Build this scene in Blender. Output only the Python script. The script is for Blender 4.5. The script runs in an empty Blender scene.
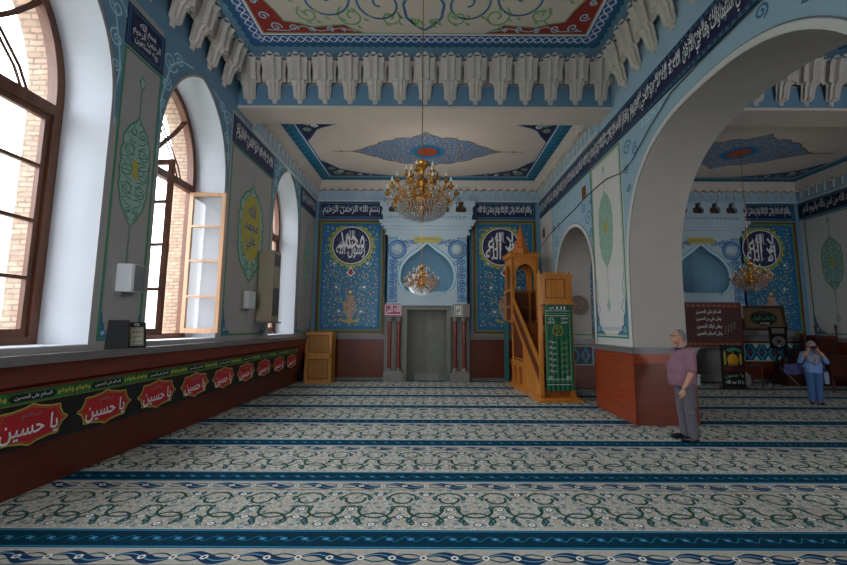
import bpy, bmesh, math, random
from math import pi, sin, cos, tan, atan2, sqrt, radians
from mathutils import Vector, Matrix
from mathutils.geometry import tessellate_polygon
random.seed(7)
scene = bpy.context.scene
COL = scene.collection

# ------------------------------------------------------------------ colour / node helpers
def hexc(h):
    h = h.lstrip('#'); o = []
    for i in (0, 2, 4):
        c = int(h[i:i+2], 16) / 255
        o.append(c/12.92 if c <= .04045 else ((c+.055)/1.055)**2.4)
    return (o[0], o[1], o[2], 1)

class NT:
    """tiny expression builder over shader nodes"""
    def __init__(s, mat):
        s.m = mat; s.t = mat.node_tree; s.n = s.t.nodes; s.l = s.t.links
    def math(s, op, *a):
        nd = s.n.new('ShaderNodeMath'); nd.operation = op
        for i, x in enumerate(a):
            if isinstance(x, V): s.l.new(x.s, nd.inputs[i])
            else: nd.inputs[i].default_value = x
        return V(s, nd.outputs[0])
    def coords(s, kind='Object'):
        tc = s.n.new('ShaderNodeTexCoord'); sp = s.n.new('ShaderNodeSeparateXYZ')
        s.l.new(tc.outputs[kind], sp.inputs[0])
        return [V(s, sp.outputs[i]) for i in range(3)]
    def vec(s, x, y, z=0.0):
        nd = s.n.new('ShaderNodeCombineXYZ')
        for i, a in enumerate((x, y, z)):
            if isinstance(a, V): s.l.new(a.s, nd.inputs[i])
            else: nd.inputs[i].default_value = a
        return V(s, nd.outputs[0])
    def noise(s, vec=None, scale=5, detail=2, rough=.5, out=0):
        nd = s.n.new('ShaderNodeTexNoise'); nd.inputs['Scale'].default_value = scale
        nd.inputs['Detail'].default_value = detail; nd.inputs['Roughness'].default_value = rough
        if vec is None:
            tc = s.n.new('ShaderNodeTexCoord'); s.l.new(tc.outputs['Object'], nd.inputs['Vector'])
        else: s.l.new(vec.s, nd.inputs['Vector'])
        return V(s, nd.outputs[out])
    def voronoi(s, vec, scale=5, rnd=1.0, feature='F1'):
        nd = s.n.new('ShaderNodeTexVoronoi'); nd.voronoi_dimensions = '2D'; nd.feature = feature
        nd.inputs['Scale'].default_value = scale; nd.inputs['Randomness'].default_value = rnd
        s.l.new(vec.s, nd.inputs['Vector'])
        return V(s, nd.outputs['Distance']), (V(s, nd.outputs['Color']) if feature == 'F1' else None)
    def mix(s, fac, a, b):
        nd = s.n.new('ShaderNodeMix'); nd.data_type = 'RGBA'
        f = nd.inputs[0]
        if isinstance(fac, V): s.l.new(fac.s, f)
        else: f.default_value = fac
        for sock, x in ((nd.inputs[6], a), (nd.inputs[7], b)):
            if isinstance(x, V): s.l.new(x.s, sock)
            else: sock.default_value = x if len(x) == 4 else (*x, 1)
        return V(s, nd.outputs[2])
class V:
    def __init__(s, nt, sock): s.nt = nt; s.s = sock
    def __add__(a, b): return a.nt.math('ADD', a, b)
    __radd__ = __add__
    def __sub__(a, b): return a.nt.math('SUBTRACT', a, b)
    def __rsub__(a, b): return a.nt.math('SUBTRACT', b, a)
    def __mul__(a, b): return a.nt.math('MULTIPLY', a, b)
    __rmul__ = __mul__
    def __truediv__(a, b): return a.nt.math('DIVIDE', a, b)
    def __lt__(a, b): return a.nt.math('LESS_THAN', a, b)
    def __gt__(a, b): return a.nt.math('GREATER_THAN', a, b)
    def abs(a): return a.nt.math('ABSOLUTE', a)
    def sin(a): return a.nt.math('SINE', a)
    def mod(a, b): return a.nt.math('FLOORED_MODULO', a, b)
    def pp(a, b): return a.nt.math('PINGPONG', a, b)
    def max(a, b): return a.nt.math('MAXIMUM', a, b)
    def min(a, b): return a.nt.math('MINIMUM', a, b)
    def sqrt(a): return a.nt.math('SQRT', a)

MATS = {}
def base_mat(name):
    m = bpy.data.materials.new(name); m.use_nodes = True
    b = m.node_tree.nodes['Principled BSDF']
    return m, NT(m), b
def mat(name, col, rough=.6, metal=0.0, var=.12, scale=6, emit=0, detail=3, spec=None):
    """principled material whose colour is modulated by procedural noise"""
    if name in MATS: return MATS[name]
    m, t, b = base_mat(name)
    c = hexc(col) if isinstance(col, str) else col
    n = t.noise(scale=scale, detail=detail)
    dk = tuple(x*(1-var) for x in c[:3]); lt = tuple(min(1, x*(1+var)) for x in c[:3])
    mx = t.mix(n, dk, lt)
    t.l.new(mx.s, b.inputs['Base Color'])
    b.inputs['Roughness'].default_value = rough; b.inputs['Metallic'].default_value = metal
    if spec is not None: b.inputs['Specular IOR Level'].default_value = spec
    if emit:
        t.l.new(mx.s, b.inputs['Emission Color']); b.inputs['Emission Strength'].default_value = emit
    MATS[name] = m
    return m

def wood(name, c1, c2, rough=.4, axis=2, scale=1.0):
    m, t, b = base_mat(name)
    x, y, z = t.coords()
    a = [x, y, z]
    for i in range(3): a[i] = a[i] * ((1.2 if i == axis else 14) * scale)
    n = t.noise(t.vec(*a), 1.0, 5, .6)
    f = ((n - .3) * 2.2).max(0).min(1)
    mx = t.mix(f, hexc(c1), hexc(c2))
    t.l.new(mx.s, b.inputs['Base Color']); b.inputs['Roughness'].default_value = rough
    MATS[name] = m
    return m

def brick_mat():
    m, t, b = base_mat('brick')
    x, y, z = t.coords()
    nd = t.n.new('ShaderNodeTexBrick')
    wn = t.noise(scale=7, detail=2)
    t.l.new(t.vec(x + y + wn*.05, z + wn*.03).s, nd.inputs['Vector'])
    nd.inputs['Color1'].default_value = hexc('#b98a74'); nd.inputs['Color2'].default_value = hexc('#8f6450')
    nd.inputs['Mortar'].default_value = hexc('#5a4a40'); nd.inputs['Scale'].default_value = 1
    nd.inputs['Brick Width'].default_value = .19; nd.inputs['Row Height'].default_value = .066
    nd.inputs['Mortar Size'].default_value = .012
    n = t.noise(scale=9, detail=4)
    mx = t.mix((n * .55), V(t, nd.outputs['Color']), hexc('#d8c3ad'))
    t.l.new(mx.s, b.inputs['Base Color']); b.inputs['Roughness'].default_value = .9
    bp = t.n.new('ShaderNodeBump'); bp.inputs['Strength'].default_value = .8; bp.inputs['Distance'].default_value = .01
    t.l.new(nd.outputs['Fac'], bp.inputs['Height']); bp.invert = True
    t.l.new(bp.outputs[0], b.inputs['Normal'])
    return m

def carpet_mat():
    m, t, b = base_mat('prayer_carpet')
    x, y, z = t.coords()
    TT = (3.43 - y).mod(1.4)                    # 0 at the near edge of a dark stripe, growing towards the viewer
    warp = t.noise(scale=14, detail=2)
    T = TT + (warp - .5) * .012
    P = .49
    X = (x + .31)
    hx = X.pp(P/2)                              # mirrored half period
    hx2 = (X + P/2).pp(P/2)
    col = hexc('#c8bda6')
    # mottled beige ground
    n1 = t.noise(scale=3, detail=3)
    out = t.mix(n1, hexc('#b5ac9c'), hexc('#cac2b4'))
    v2, vc = t.voronoi(t.vec(x, y), 17, .9)
    # pale blue/white blossoms scattered
    out = t.mix((v2 < .26) * (n1 > .42), out, hexc('#b3c6ce'))
    out = t.mix((v2 < .16), out, hexc('#dfe3e0'))
    v4, _ = t.voronoi(t.vec(x + .7, y + 5.1), 9, .7)
    out = t.mix((v4 < .24) * (v4 > .15), out, hexc('#6e8f98'))
    out = t.mix((v4 < .09), out, hexc('#3a6068'))
    v3, _ = t.voronoi(t.vec(x + 3.3, y + 1.7), 26, 1)
    out = t.mix((v3 < .13), out, hexc('#48626c'))
    def ring(cx, cy, r, w, sx=1.0):
        dx = (cx) * sx; dy = T - cy
        d = (dx*dx + dy*dy).sqrt()
        return (d - r).abs() < w, d
    green = hexc('#2c5248'); navy = hexc('#1b3a55'); white = hexc('#e9e7dd'); blue = hexc('#5f8fae')
    # scroll arcs in three rows
    for cy, who, r, up in ((.47, hx, .15, -1), (.47, hx, .10, 1), (.93, hx2, .15, -1), (.98, hx, .13, -1), (.70, hx2, .17, 1), (.72, hx, .09, -1)):
        rg, d = ring(who, cy, r, .014)
        half = (T < cy + .03) if up < 0 else (T > cy - .03)
        out = t.mix(rg * half, out, green)
    # thick leaf tips
    for cy, who, px_, r in ((.44, hx, .15, .028), (.93, hx2, .15, .03), (.66, hx2, .165, .026), (.98, hx, .125, .026), (.33, hx2, .05, .024)):
        dx = who - px_; dy = (T - cy) * .7
        d = (dx*dx + dy*dy).sqrt()
        out = t.mix(d < r, out, green)
        out = t.mix(d < r*.4, out, blue)
    # flowers: pale disc, blue ring
    for cy, who in ((.70, hx), (.36, hx2), (.86, hx), (1.0, hx2)):
        rg, d = ring(who, cy, .0, .042)
        out = t.mix(rg, out, navy if cy != .70 else green)
        out = t.mix(d < .032, out, white)
        out = t.mix(d < .012, out, hexc('#7ea3b8'))
    # wavy leaf band next to the stripe
    ph = X * (2*pi/(P/1.0))
    wv = (ph.sin()) * .045 + .125
    thick = ((X * (2*pi/P) + 1.2).sin() * .022 + .038)
    band = (T > .025) * (T < .225)
    ground = t.mix(band * .8, out, hexc('#b9b3a8'))
    out = ground
    out = t.mix(((T - wv).abs() < thick) * band, out, hexc('#163a5c'))
    out = t.mix(((T - wv).abs() < .006) * band, out, hexc('#6fa0bd'))
    wv2 = ((ph + pi).sin()) * .05 + .125
    out = t.mix(((T - wv2).abs() < .009) * band, out, hexc('#24505c'))
    for who, cy in ((hx, .125), (hx2, .125)):
        rg, d = ring(who, cy, 0, .03)
        out = t.mix(rg * band, out, white)
        out = t.mix((d < .014) * band, out, hexc('#24506a'))
    out = t.mix(((T - .232).abs() < .006), out, hexc('#3a5a60'))
    out = t.mix((TT < .022) , out, hexc('#aab9bd'))
    # dark stripe
    S = TT - 1.25
    A = S.abs()
    st = A < .15
    out = t.mix(A < .165, out, hexc('#c9cfcc'))
    out = t.mix(st, out, hexc('#0d3a50'))
    out = t.mix(((A - .128).abs() < .008), out, hexc('#2f8fb4'))
    out = t.mix((A < .112), out, t.mix(t.noise(scale=20, detail=1), hexc('#082a3e'), hexc('#0e4058')))
    fx = x.pp(.09); dx = fx; dy = S
    sx = ((x * (2*pi/.18)).sin() * .035 - S)
    out = t.mix((sx.abs() < .006) * (A < .1), out, hexc('#1f7f96'))
    d = (dx*dx*.6 + dy*dy).sqrt()
    out = t.mix((d < .026) , out, hexc('#2a78a6'))
    out = t.mix((d < .010), out, hexc('#7fb3c9'))
    t.l.new(out.s, b.inputs['Base Color'])
    b.inputs['Roughness'].default_value = .95; b.inputs['Specular IOR Level'].default_value = .1
    bp = t.n.new('ShaderNodeBump'); bp.inputs['Strength'].default_value = .25; bp.inputs['Distance'].default_value = .004
    t.l.new(t.noise(scale=160, detail=1).s, bp.inputs['Height']); t.l.new(bp.outputs[0], b.inputs['Normal'])
    return m

def tile_mat(name, c0, c1, flower, vine, flat=False):
    """glazed mosaic: blue ground, vine scrolls, scattered blossoms (works on XZ faces)"""
    m, t, b = base_mat(name)
    x, y, z = t.coords()
    if flat: z = y; y = 0.0
    v = t.vec(x + y, z)
    n = t.noise(v, 5, 3)
    out = t.mix(n, hexc(c0), hexc(c1))
    vn = t.noise(v, 7, 2)
    for lv in (.40, .5, .6):
        out = t.mix((vn - lv).abs() < .011, out, hexc(vine))
    d1, _ = t.voronoi(v, 11, .8)
    out = t.mix(d1 < .11, out, hexc('#6fb4c0'))
    d2, cc = t.voronoi(v, 5.2, .75)
    out = t.mix(d2 < .30, out, hexc('#0b3f78'))
    out = t.mix(d2 < .20, out, hexc(flower))
    out = t.mix(d2 < .14, out, hexc('#2a6ea6'))
    out = t.mix(d2 < .07, out, hexc('#e0d9a0'))
    d3, _ = t.voronoi(t.vec(x + y + 7.1, z + 3.3), 4.1, 1)
    out = t.mix(d3 < .10, out, hexc('#c98f4a'))
    ms, _ = t.voronoi(v, 42, .6, 'DISTANCE_TO_EDGE')
    if not flat: out = t.mix((ms < .06) * .55, out, hexc('#06284e'))
    t.l.new(out.s, b.inputs['Base Color']); b.inputs['Roughness'].default_value = .35
    return m

def lattice_mat(name, c1, c2, s=18, axis='xz'):
    """pierced diamond lattice carved in wood"""
    m, t, b = base_mat(name)
    x, y, z = t.coords()
    u = x + y
    a = (u + z) * s; c = (u - z) * s
    g = (a.sin() * c.sin())
    f = (g.abs() < .35)
    g2 = ((a * 2).sin() * (c * 2).sin()).abs() < .3
    out = t.mix(f, hexc(c2), hexc(c1))
    out = t.mix(g2 * .35, out, hexc(c1))
    t.l.new(out.s, b.inputs['Base Color']); b.inputs['Roughness'].default_value = .5
    bp = t.n.new('ShaderNodeBump'); bp.inputs['Strength'].default_value = .6; bp.inputs['Distance'].default_value = .01
    t.l.new(f.s, bp.inputs['Height']); t.l.new(bp.outputs[0], b.inputs['Normal'])
    return m

def glass_mat(name='pane_glass', tint=(.96, .98, 1), gl=.08):
    m = bpy.data.materials.new(name); m.use_nodes = True
    t = m.node_tree; t.nodes.clear()
    o = t.nodes.new('ShaderNodeOutputMaterial'); mx = t.nodes.new('ShaderNodeMixShader')
    tr = t.nodes.new('ShaderNodeBsdfTransparent'); g = t.nodes.new('ShaderNodeBsdfGlossy')
    tr.inputs[0].default_value = (*tint, 1); g.inputs['Roughness'].default_value = .02 if gl < .2 else .12
    mx.inputs[0].default_value = gl
    t.links.new(tr.outputs[0], mx.inputs[1]); t.links.new(g.outputs[0], mx.inputs[2]); t.links.new(mx.outputs[0], o.inputs[0])
    return m

# ------------------------------------------------------------------ palette
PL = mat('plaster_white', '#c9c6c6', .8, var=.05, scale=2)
PLL = mat('left_wall_shaded_plaster', '#a3a0a0', .8, var=.05, scale=2)  # darker plaster: shade of the window wall put into its colour
MIHB = mat('niche_pale_paint', '#a9bdca', .75, var=.06, scale=3)
JAMB = mat('jamb_plaster', '#cdd0d8', .8, var=.03, scale=2)
BEIGE = mat('plaster_beige', '#a9a29c', .85, var=.06, scale=3)
CBEIGE = mat('ceiling_beige', '#d2c5ba', .85, var=.06, scale=2)
MUQ = mat('stalactite_plaster', '#cdc5bd', .8, var=.08, scale=8)
LBLUE = mat('light_blue_paint', '#9ab8cb', .75, var=.06, scale=2)
SBLUE = mat('soft_blue_paint', '#668eaa', .75, var=.08, scale=3)
MBLUE = mat('mid_blue_paint', '#3b7299', .7, var=.1)
PBLUE = mat('pale_blue_line', '#a9d3e2', .7, var=.05)
RBLUE = mat('royal_blue_paint', '#1f5f9f', .6, var=.12)
NAVY = mat('navy_tile', '#1c1f4a', .4, var=.15, scale=20)
DNAVY = mat('dark_navy', '#10142e', .45, var=.15)
TEAL = mat('teal_paint', '#1d7fa0', .6, var=.12)
DTEAL = mat('dark_teal_paint', '#12597c', .6, var=.12)
TURQ = mat('turquoise_paint', '#97b8b3', .6, var=.1)
GREEN = mat('green_paint', '#3b8462', .6, var=.1)
LGREEN = mat('leaf_green_paint', '#86b07c', .6, var=.1)
YELL = mat('yellow_paint', '#b0a440', .55, var=.12)
OCHRE = mat('ochre_paint', '#8a703a', .6, var=.12)
REDP = mat('red_paint', '#96281f', .6, var=.1)
WHITEL = mat('white_line', '#e6e6ea', .6, var=.03)
GREYL = mat('grey_line', '#6f767c', .6, var=.05)
STONE = mat('grey_stone', '#7d7b78', .5, var=.2, scale=9, detail=5)
DSTONE = mat('niche_stone', '#686a62', .45, var=.25, scale=5, detail=6)
SILL = mat('sill_stone', '#747071', .35, var=.15, scale=12)
TWHITE = mat('trim_white', '#d4d2d2', .7, var=.04)
REDW = wood('red_dado_wood', '#5c2418', '#7c3524', .45, 1, 1)
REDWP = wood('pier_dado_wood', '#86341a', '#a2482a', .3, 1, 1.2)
REDWX = wood('back_dado_wood', '#54200f', '#6e2f1a', .35, 0, 1)
FRAMEW = wood('window_wood', '#5a3322', '#7a4a34', .5, 2)
SASHW = wood('light_sash_wood', '#b98a68', '#d6ab88', .4, 2)
MINW = wood('minbar_wood', '#b86e22', '#dc9240', .35, 2, 1.5)
MIND = wood('minbar_dark_wood', '#8a4a1a', '#aa642a', .4, 2, 1.5)
CABW = wood('cabinet_wood', '#b0752e', '#cf9448', .4, 2)
DKWOOD = wood('dark_wood', '#2c1713', '#4a2a20', .4, 2)
BLACK = mat('black_cloth', '#0d0e10', .8, var=.2, scale=30)
GOLD = mat('gold_metal', '#d79a3c', .25, .9, var=.25, scale=30)
DGOLD = mat('copper_orange', '#b9542a', .4, .4, var=.2, scale=20)
BRICK = brick_mat(); CARPET = carpet_mat()
TILE = tile_mat('blue_mosaic', '#0b4f8c', '#15739e', '#9cc4d0', '#3fa3b0')
CTILE = tile_mat('ceiling_blue_flowers', '#3a70a8', '#4a86bc', '#c9d8e6', '#c6a777', True)
LATT = lattice_mat('carved_lattice', '#7c3c1c', '#3a170c', 34)
CABLAT = lattice_mat('carved_cabinet_panel', '#c08a40', '#7a4a1c', 50)
GLASS = glass_mat()
CRYSTAL = glass_mat('crystal', (.93, .95, 1), .55)

# ------------------------------------------------------------------ mesh builder
class MB:
    def __init__(s): s.v = []; s.f = []; s.m = []; s.mats = []; s.T = None; s.smooth = False
    def mi(s, m):
        if m not in s.mats: s.mats.append(m)
        return s.mats.index(m)
    def add(s, vs, fs, m):
        o = len(s.v); T = s.T
        s.v += [tuple(T(*p)) if T else tuple(p) for p in vs]
        k = s.mi(m)
        for f in fs: s.f.append([i + o for i in f]); s.m.append(k)
    def box(s, a, b, m, taper=None):
        x0, y0, z0 = a; x1, y1, z1 = b
        s.add([(x0,y0,z0),(x1,y0,z0),(x1,y1,z0),(x0,y1,z0),(x0,y0,z1),(x1,y0,z1),(x1,y1,z1),(x0,y1,z1)],
              [(0,3,2,1),(4,5,6,7),(0,1,5,4),(1,2,6,5),(2,3,7,6),(3,0,4,7)], m)
    def hexa(s, pts, m):
        s.add(pts, [(0,3,2,1),(4,5,6,7),(0,1,5,4),(1,2,6,5),(2,3,7,6),(3,0,4,7)], m)
    def poly(s, pts, w, m, holes=()):
        loops = [[Vector((p[0], p[1], 0)) for p in L] for L in [pts] + list(holes)]
        tri = tessellate_polygon(loops)
        vs = [(v.x, v.y, w) for L in loops for v in L]
        s.add(vs, [tuple(t) for t in tri], m)
    def prism(s, pts, w0, w1, m, holes=()):
        s.poly(pts, w1, m, holes); s.poly(pts, w0, m, holes)
        for L in [pts] + list(holes):
            n = len(L)
            s.add([(p[0], p[1], w0) for p in L] + [(p[0], p[1], w1) for p in L], [(i, (i+1) % n, (i+1) % n + n, i + n) for i in range(n)], m)
    def ribbon(s, pts, wd, w, m, closed=False, taper=False):
        n = len(pts)
        if n < 2: return
        vs = []
        for i, p in enumerate(pts):
            a = pts[(i-1) % n] if (closed or i > 0) else p
            b = pts[(i+1) % n] if (closed or i < n-1) else p
            dx, dy = b[0]-a[0], b[1]-a[1]; L = sqrt(dx*dx+dy*dy) or 1
            h = wd/2
            if taper: h *= (1 - .75 * i/(n-1))
            nx, ny = -dy/L*h, dx/L*h
            vs += [(p[0]+nx, p[1]+ny, w), (p[0]-nx, p[1]-ny, w)]
        fs = [(2*i, 2*i+1, 2*i+3, 2*i+2) for i in range(n-1)]
        if closed: fs.append((2*n-2, 2*n-1, 1, 0))
        s.add(vs, fs, m)
    def disc(s, cx, cy, r, w, m, n=20, ry=None):
        ry = ry or r
        s.add([(cx + r*cos(2*pi*i/n), cy + ry*sin(2*pi*i/n), w) for i in range(n)], [tuple(range(n))], m)
    def ring(s, cx, cy, r, wd, w, m, n=32, a0=0, a1=2*pi):
        full = abs(a1-a0-2*pi) < 1e-6
        k = n if full else n+1
        s.ribbon([(cx + r*cos(a0+(a1-a0)*i/n), cy + r*sin(a0+(a1-a0)*i/n)) for i in range(k)], wd, w, m, closed=full)
    def rect(s, u0, v0, u1, v1, w, m): s.add([(u0,v0,w),(u1,v0,w),(u1,v1,w),(u0,v1,w)], [(0,1,2,3)], m)
    def frame(s, u0, v0, u1, v1, t, w0, w1, m):
        s.prism([(u0,v0),(u1,v0),(u1,v1),(u0,v1)], w0, w1, m, [[(u0+t,v0+t),(u1-t,v0+t),(u1-t,v1-t),(u0+t,v1-t)]])
    def text(s, st, u0, v0, u1, v1, w, m, flip=False, thick=0):
        vs, fs = textgeo(st)
        o = []
        for x, y in vs:
            xx = 1-x if flip else x
            o.append((u0 + (u1-u0)*xx, v0 + (v1-v0)*y, w))
        s.add(o, fs, m)
    def tube(s, pts, r, m, n=8, closed=False, cap=True):
        P = [Vector(p) for p in pts]; N = len(P); rr = r if hasattr(r, '__len__') else [r]*N
        vs = []; up = None
        for i, p in enumerate(P):
            a = P[i-1] if (i > 0 or closed) else p; b = P[(i+1) % N] if (i < N-1 or closed) else p
            d = (b-a).normalized() if (b-a).length > 1e-9 else Vector((0,0,1))
            if up is None:
                up = Vector((0,0,1)) if abs(d.z) < .9 else Vector((1,0,0))
            e1 = d.cross(up).normalized(); e2 = e1.cross(d).normalized(); up = e2
            for k in range(n):
                q = p + (e1*cos(2*pi*k/n) + e2*sin(2*pi*k/n))*rr[i]
                vs.append(tuple(q))
        fs = []
        for i in range(N-1 + (1 if closed else 0)):
            for k in range(n):
                a0 = i*n; b0 = ((i+1) % N)*n
                fs.append((a0+k, a0+(k+1) % n, b0+(k+1) % n, b0+k))
        if cap and not closed:
            fs.append(tuple(range(n))[::-1]); fs.append(tuple((N-1)*n+k for k in range(n)))
        s.add(vs, fs, m)
    def lathe(s, prof, c, m, n=20, flute=0, fn=8, a0=0, a1=2*pi):
        vs = []; full = abs(a1-a0-2*pi) < 1e-6; K = n if full else n+1
        for r, z in prof:
            for k in range(K):
                a = a0 + (a1-a0)*k/n
                q = r*(1 + flute*cos(fn*a))
                vs.append((c[0]+q*cos(a), c[1]+q*sin(a), c[2]+z))
        fs = []
        for i in range(len(prof)-1):
            for k in range(n):
                k2 = (k+1) % K
                fs.append((i*K+k, i*K+k2, (i+1)*K+k2, (i+1)*K+k))
        s.add(vs, fs, m)
    def build(s, name, parent=None, kind=None, smooth=False, loc=None, bevel=0):
        me = bpy.data.meshes.new(name)
        if loc is not None: s.v = [(x-loc[0], y-loc[1], z-loc[2]) for x, y, z in s.v]
        me.from_pydata(s.v, [], s.f)
        for m in s.mats: me.materials.append(m)
        me.polygons.foreach_set('material_index', s.m)
        me.validate(); me.update()
        if smooth:
            me.polygons.foreach_set('use_smooth', [True]*len(me.polygons))
        o = bpy.data.objects.new(name, me); COL.objects.link(o)
        if loc is not None: o.location = loc
        if parent is not None: o.parent = parent
        if kind: o['kind'] = kind
        if bevel:
            bm = bmesh.new(); bm.from_mesh(me); bmesh.ops.remove_doubles(bm, verts=bm.verts, dist=1e-5)
            bmesh.ops.recalc_face_normals(bm, faces=bm.faces)
            bmesh.ops.bevel(bm, geom=list(bm.edges), offset=bevel, segments=2, affect='EDGES', profile=.6)
            bm.to_mesh(me); bm.free()
        return o

def empty(name, loc=(0,0,0), rz=0, label=None, cat=None, group=None, kind=None):
    o = bpy.data.objects.new(name, None); COL.objects.link(o); o.location = loc; o.rotation_euler = (0,0,rz)
    return tag(o, label, cat, group, kind)
def tag(o, label=None, cat=None, group=None, kind=None):
    if label: o['label'] = label
    if cat: o['category'] = cat
    if group: o['group'] = group
    if kind: o['kind'] = kind
    return o
def copy_tree(o, parent=None):
    c = o.copy(); COL.objects.link(c)
    if parent is not None: c.parent = parent
    for ch in list(o.children): copy_tree(ch, c)
    return c

# ------------------------------------------------------------------ Arabic lettering
FORMS = {'ا':(0xFE8D,0xFE8E),'ب':(0xFE8F,0xFE90,0xFE91,0xFE92),'ة':(0xFE93,0xFE94),'ت':(0xFE95,0xFE96,0xFE97,0xFE98),'ث':(0xFE99,0xFE9A,0xFE9B,0xFE9C),'ج':(0xFE9D,0xFE9E,0xFE9F,0xFEA0),'ح':(0xFEA1,0xFEA2,0xFEA3,0xFEA4),'خ':(0xFEA5,0xFEA6,0xFEA7,0xFEA8),'د':(0xFEA9,0xFEAA),'ذ':(0xFEAB,0xFEAC),'ر':(0xFEAD,0xFEAE),'ز':(0xFEAF,0xFEB0),'س':(0xFEB1,0xFEB2,0xFEB3,0xFEB4),'ش':(0xFEB5,0xFEB6,0xFEB7,0xFEB8),'ص':(0xFEB9,0xFEBA,0xFEBB,0xFEBC),'ض':(0xFEBD,0xFEBE,0xFEBF,0xFEC0),'ط':(0xFEC1,0xFEC2,0xFEC3,0xFEC4),'ع':(0xFEC9,0xFECA,0xFECB,0xFECC),'غ':(0xFECD,0xFECE,0xFECF,0xFED0),'ف':(0xFED1,0xFED2,0xFED3,0xFED4),'ق':(0xFED5,0xFED6,0xFED7,0xFED8),'ك':(0xFED9,0xFEDA,0xFEDB,0xFEDC),'ل':(0xFEDD,0xFEDE,0xFEDF,0xFEE0),'م':(0xFEE1,0xFEE2,0xFEE3,0xFEE4),'ن':(0xFEE5,0xFEE6,0xFEE7,0xFEE8),'ه':(0xFEE9,0xFEEA,0xFEEB,0xFEEC),'و':(0xFEED,0xFEEE),'ي':(0xFEF1,0xFEF2,0xFEF3,0xFEF4),'ى':(0xFEEF,0xFEF0),'\uE000':(0xFEFB,0xFEFC)}
def shape_ar(s):
    s = s.replace('أ','ا').replace('إ','ا').replace('لا','\uE000')
    out = []; prev = False
    for i, ch in enumerate(s):
        if ch not in FORMS: out.append(ch); prev = False; continue
        F = FORMS[ch]; nxt = i+1 < len(s) and s[i+1] in FORMS; dual = len(F) == 4
        k = 3 if (prev and nxt and dual) else 1 if prev else 2 if (nxt and dual) else 0
        out.append(chr(F[k])); prev = dual
    return ''.join(reversed(out))
_TG = {}
def textgeo(st):
    if st in _TG: return _TG[st]
    c = bpy.data.curves.new('lettering', 'FONT'); c.body = st if st.isascii() else '\n'.join(shape_ar(q) for q in st.split('\n'))
    c.size = 1; c.resolution_u = 3; c.offset = .012
    c.align_x = 'CENTER'; c.space_line = .85
    o = bpy.data.objects.new('lettering', c); COL.objects.link(o)
    dg = bpy.context.evaluated_depsgraph_get(); dg.update()
    me = bpy.data.meshes.new_from_object(o.evaluated_get(dg))
    xs = [v.co.x for v in me.vertices]; ys = [v.co.y for v in me.vertices]
    x0, x1, y0, y1 = min(xs), max(xs), min(ys), max(ys)
    vs = [((v.co.x-x0)/(x1-x0), (v.co.y-y0)/(y1-y0)) for v in me.vertices]
    fs = [tuple(p.vertices) for p in me.polygons]
    bpy.data.objects.remove(o); bpy.data.meshes.remove(me); bpy.data.curves.remove(c)
    _TG[st] = (vs, fs)
    return _TG[st]
V1 = 'بسم الله الرحمن الرحيم'
V2 = 'الله لا اله الا هو الحي القيوم'
V3 = 'لا تاخذه سنة ولا نوم له ما في السماوات وما في الارض'
V4 = 'من ذا الذي يشفع عنده الا باذنه يعلم ما بين ايديهم'
V5 = 'انما يعمر مساجد الله من امن بالله واليوم الاخر'
V6 = 'واقام الصلاة واتى الزكاة ولم يخش الا الله'

# ------------------------------------------------------------------ ornament helpers (2-D, drawn on the builder's plane)
def spiral(cx, cy, r, a0, turns, sgn=1, n=26):
    return [(cx + r*(1-.86*i/n)*cos(a0+sgn*2*pi*turns*i/n), cy + r*(1-.86*i/n)*sin(a0+sgn*2*pi*turns*i/n)) for i in range(n+1)]
def scroll_vine(b, x0, y0, x1, y1, amp, n, wd, w, m, m2=None):
    """a running vine with a spiral in every bend"""
    dx, dy = x1-x0, y1-y0; L = sqrt(dx*dx+dy*dy); ux, uy = dx/L, dy/L; nx, ny = -uy, ux
    P = [(x0+dx*t/60 + nx*amp*.55*sin(pi*n*t/60), y0+dy*t/60 + ny*amp*.55*sin(pi*n*t/60)) for t in range(61)]
    b.ribbon(P, wd, w, m)
    for k in range(n):
        t = (k+.5)/n; s = 1 if k % 2 == 0 else -1
        cx, cy = x0+dx*t - nx*amp*.12*s, y0+dy*t - ny*amp*.12*s
        a = atan2(ny*s, nx*s)
        b.ribbon(spiral(cx, cy, amp*.62, a, 1.4, -s), wd*.8, w+.001, m2 or m)
        b.disc(cx, cy, amp*.16, w+.0015, m2 or m, 8)
def lens(cx, cy, w, h, n=14, k=1.0, lob=0, nl=5):
    """pointed leaf outline with optional cusps"""
    R = []
    for i in range(n*2):
        t = i/(n*2) * 2*pi
        ss = sin(t); cc = cos(t)
        ww = (abs(cc)**k) * (1 + lob*abs(sin(nl*t)))
        R.append((cx + w/2*ww*(1 if cc >= 0 else -1), cy + h/2*ss*(1)))
    return R
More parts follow.
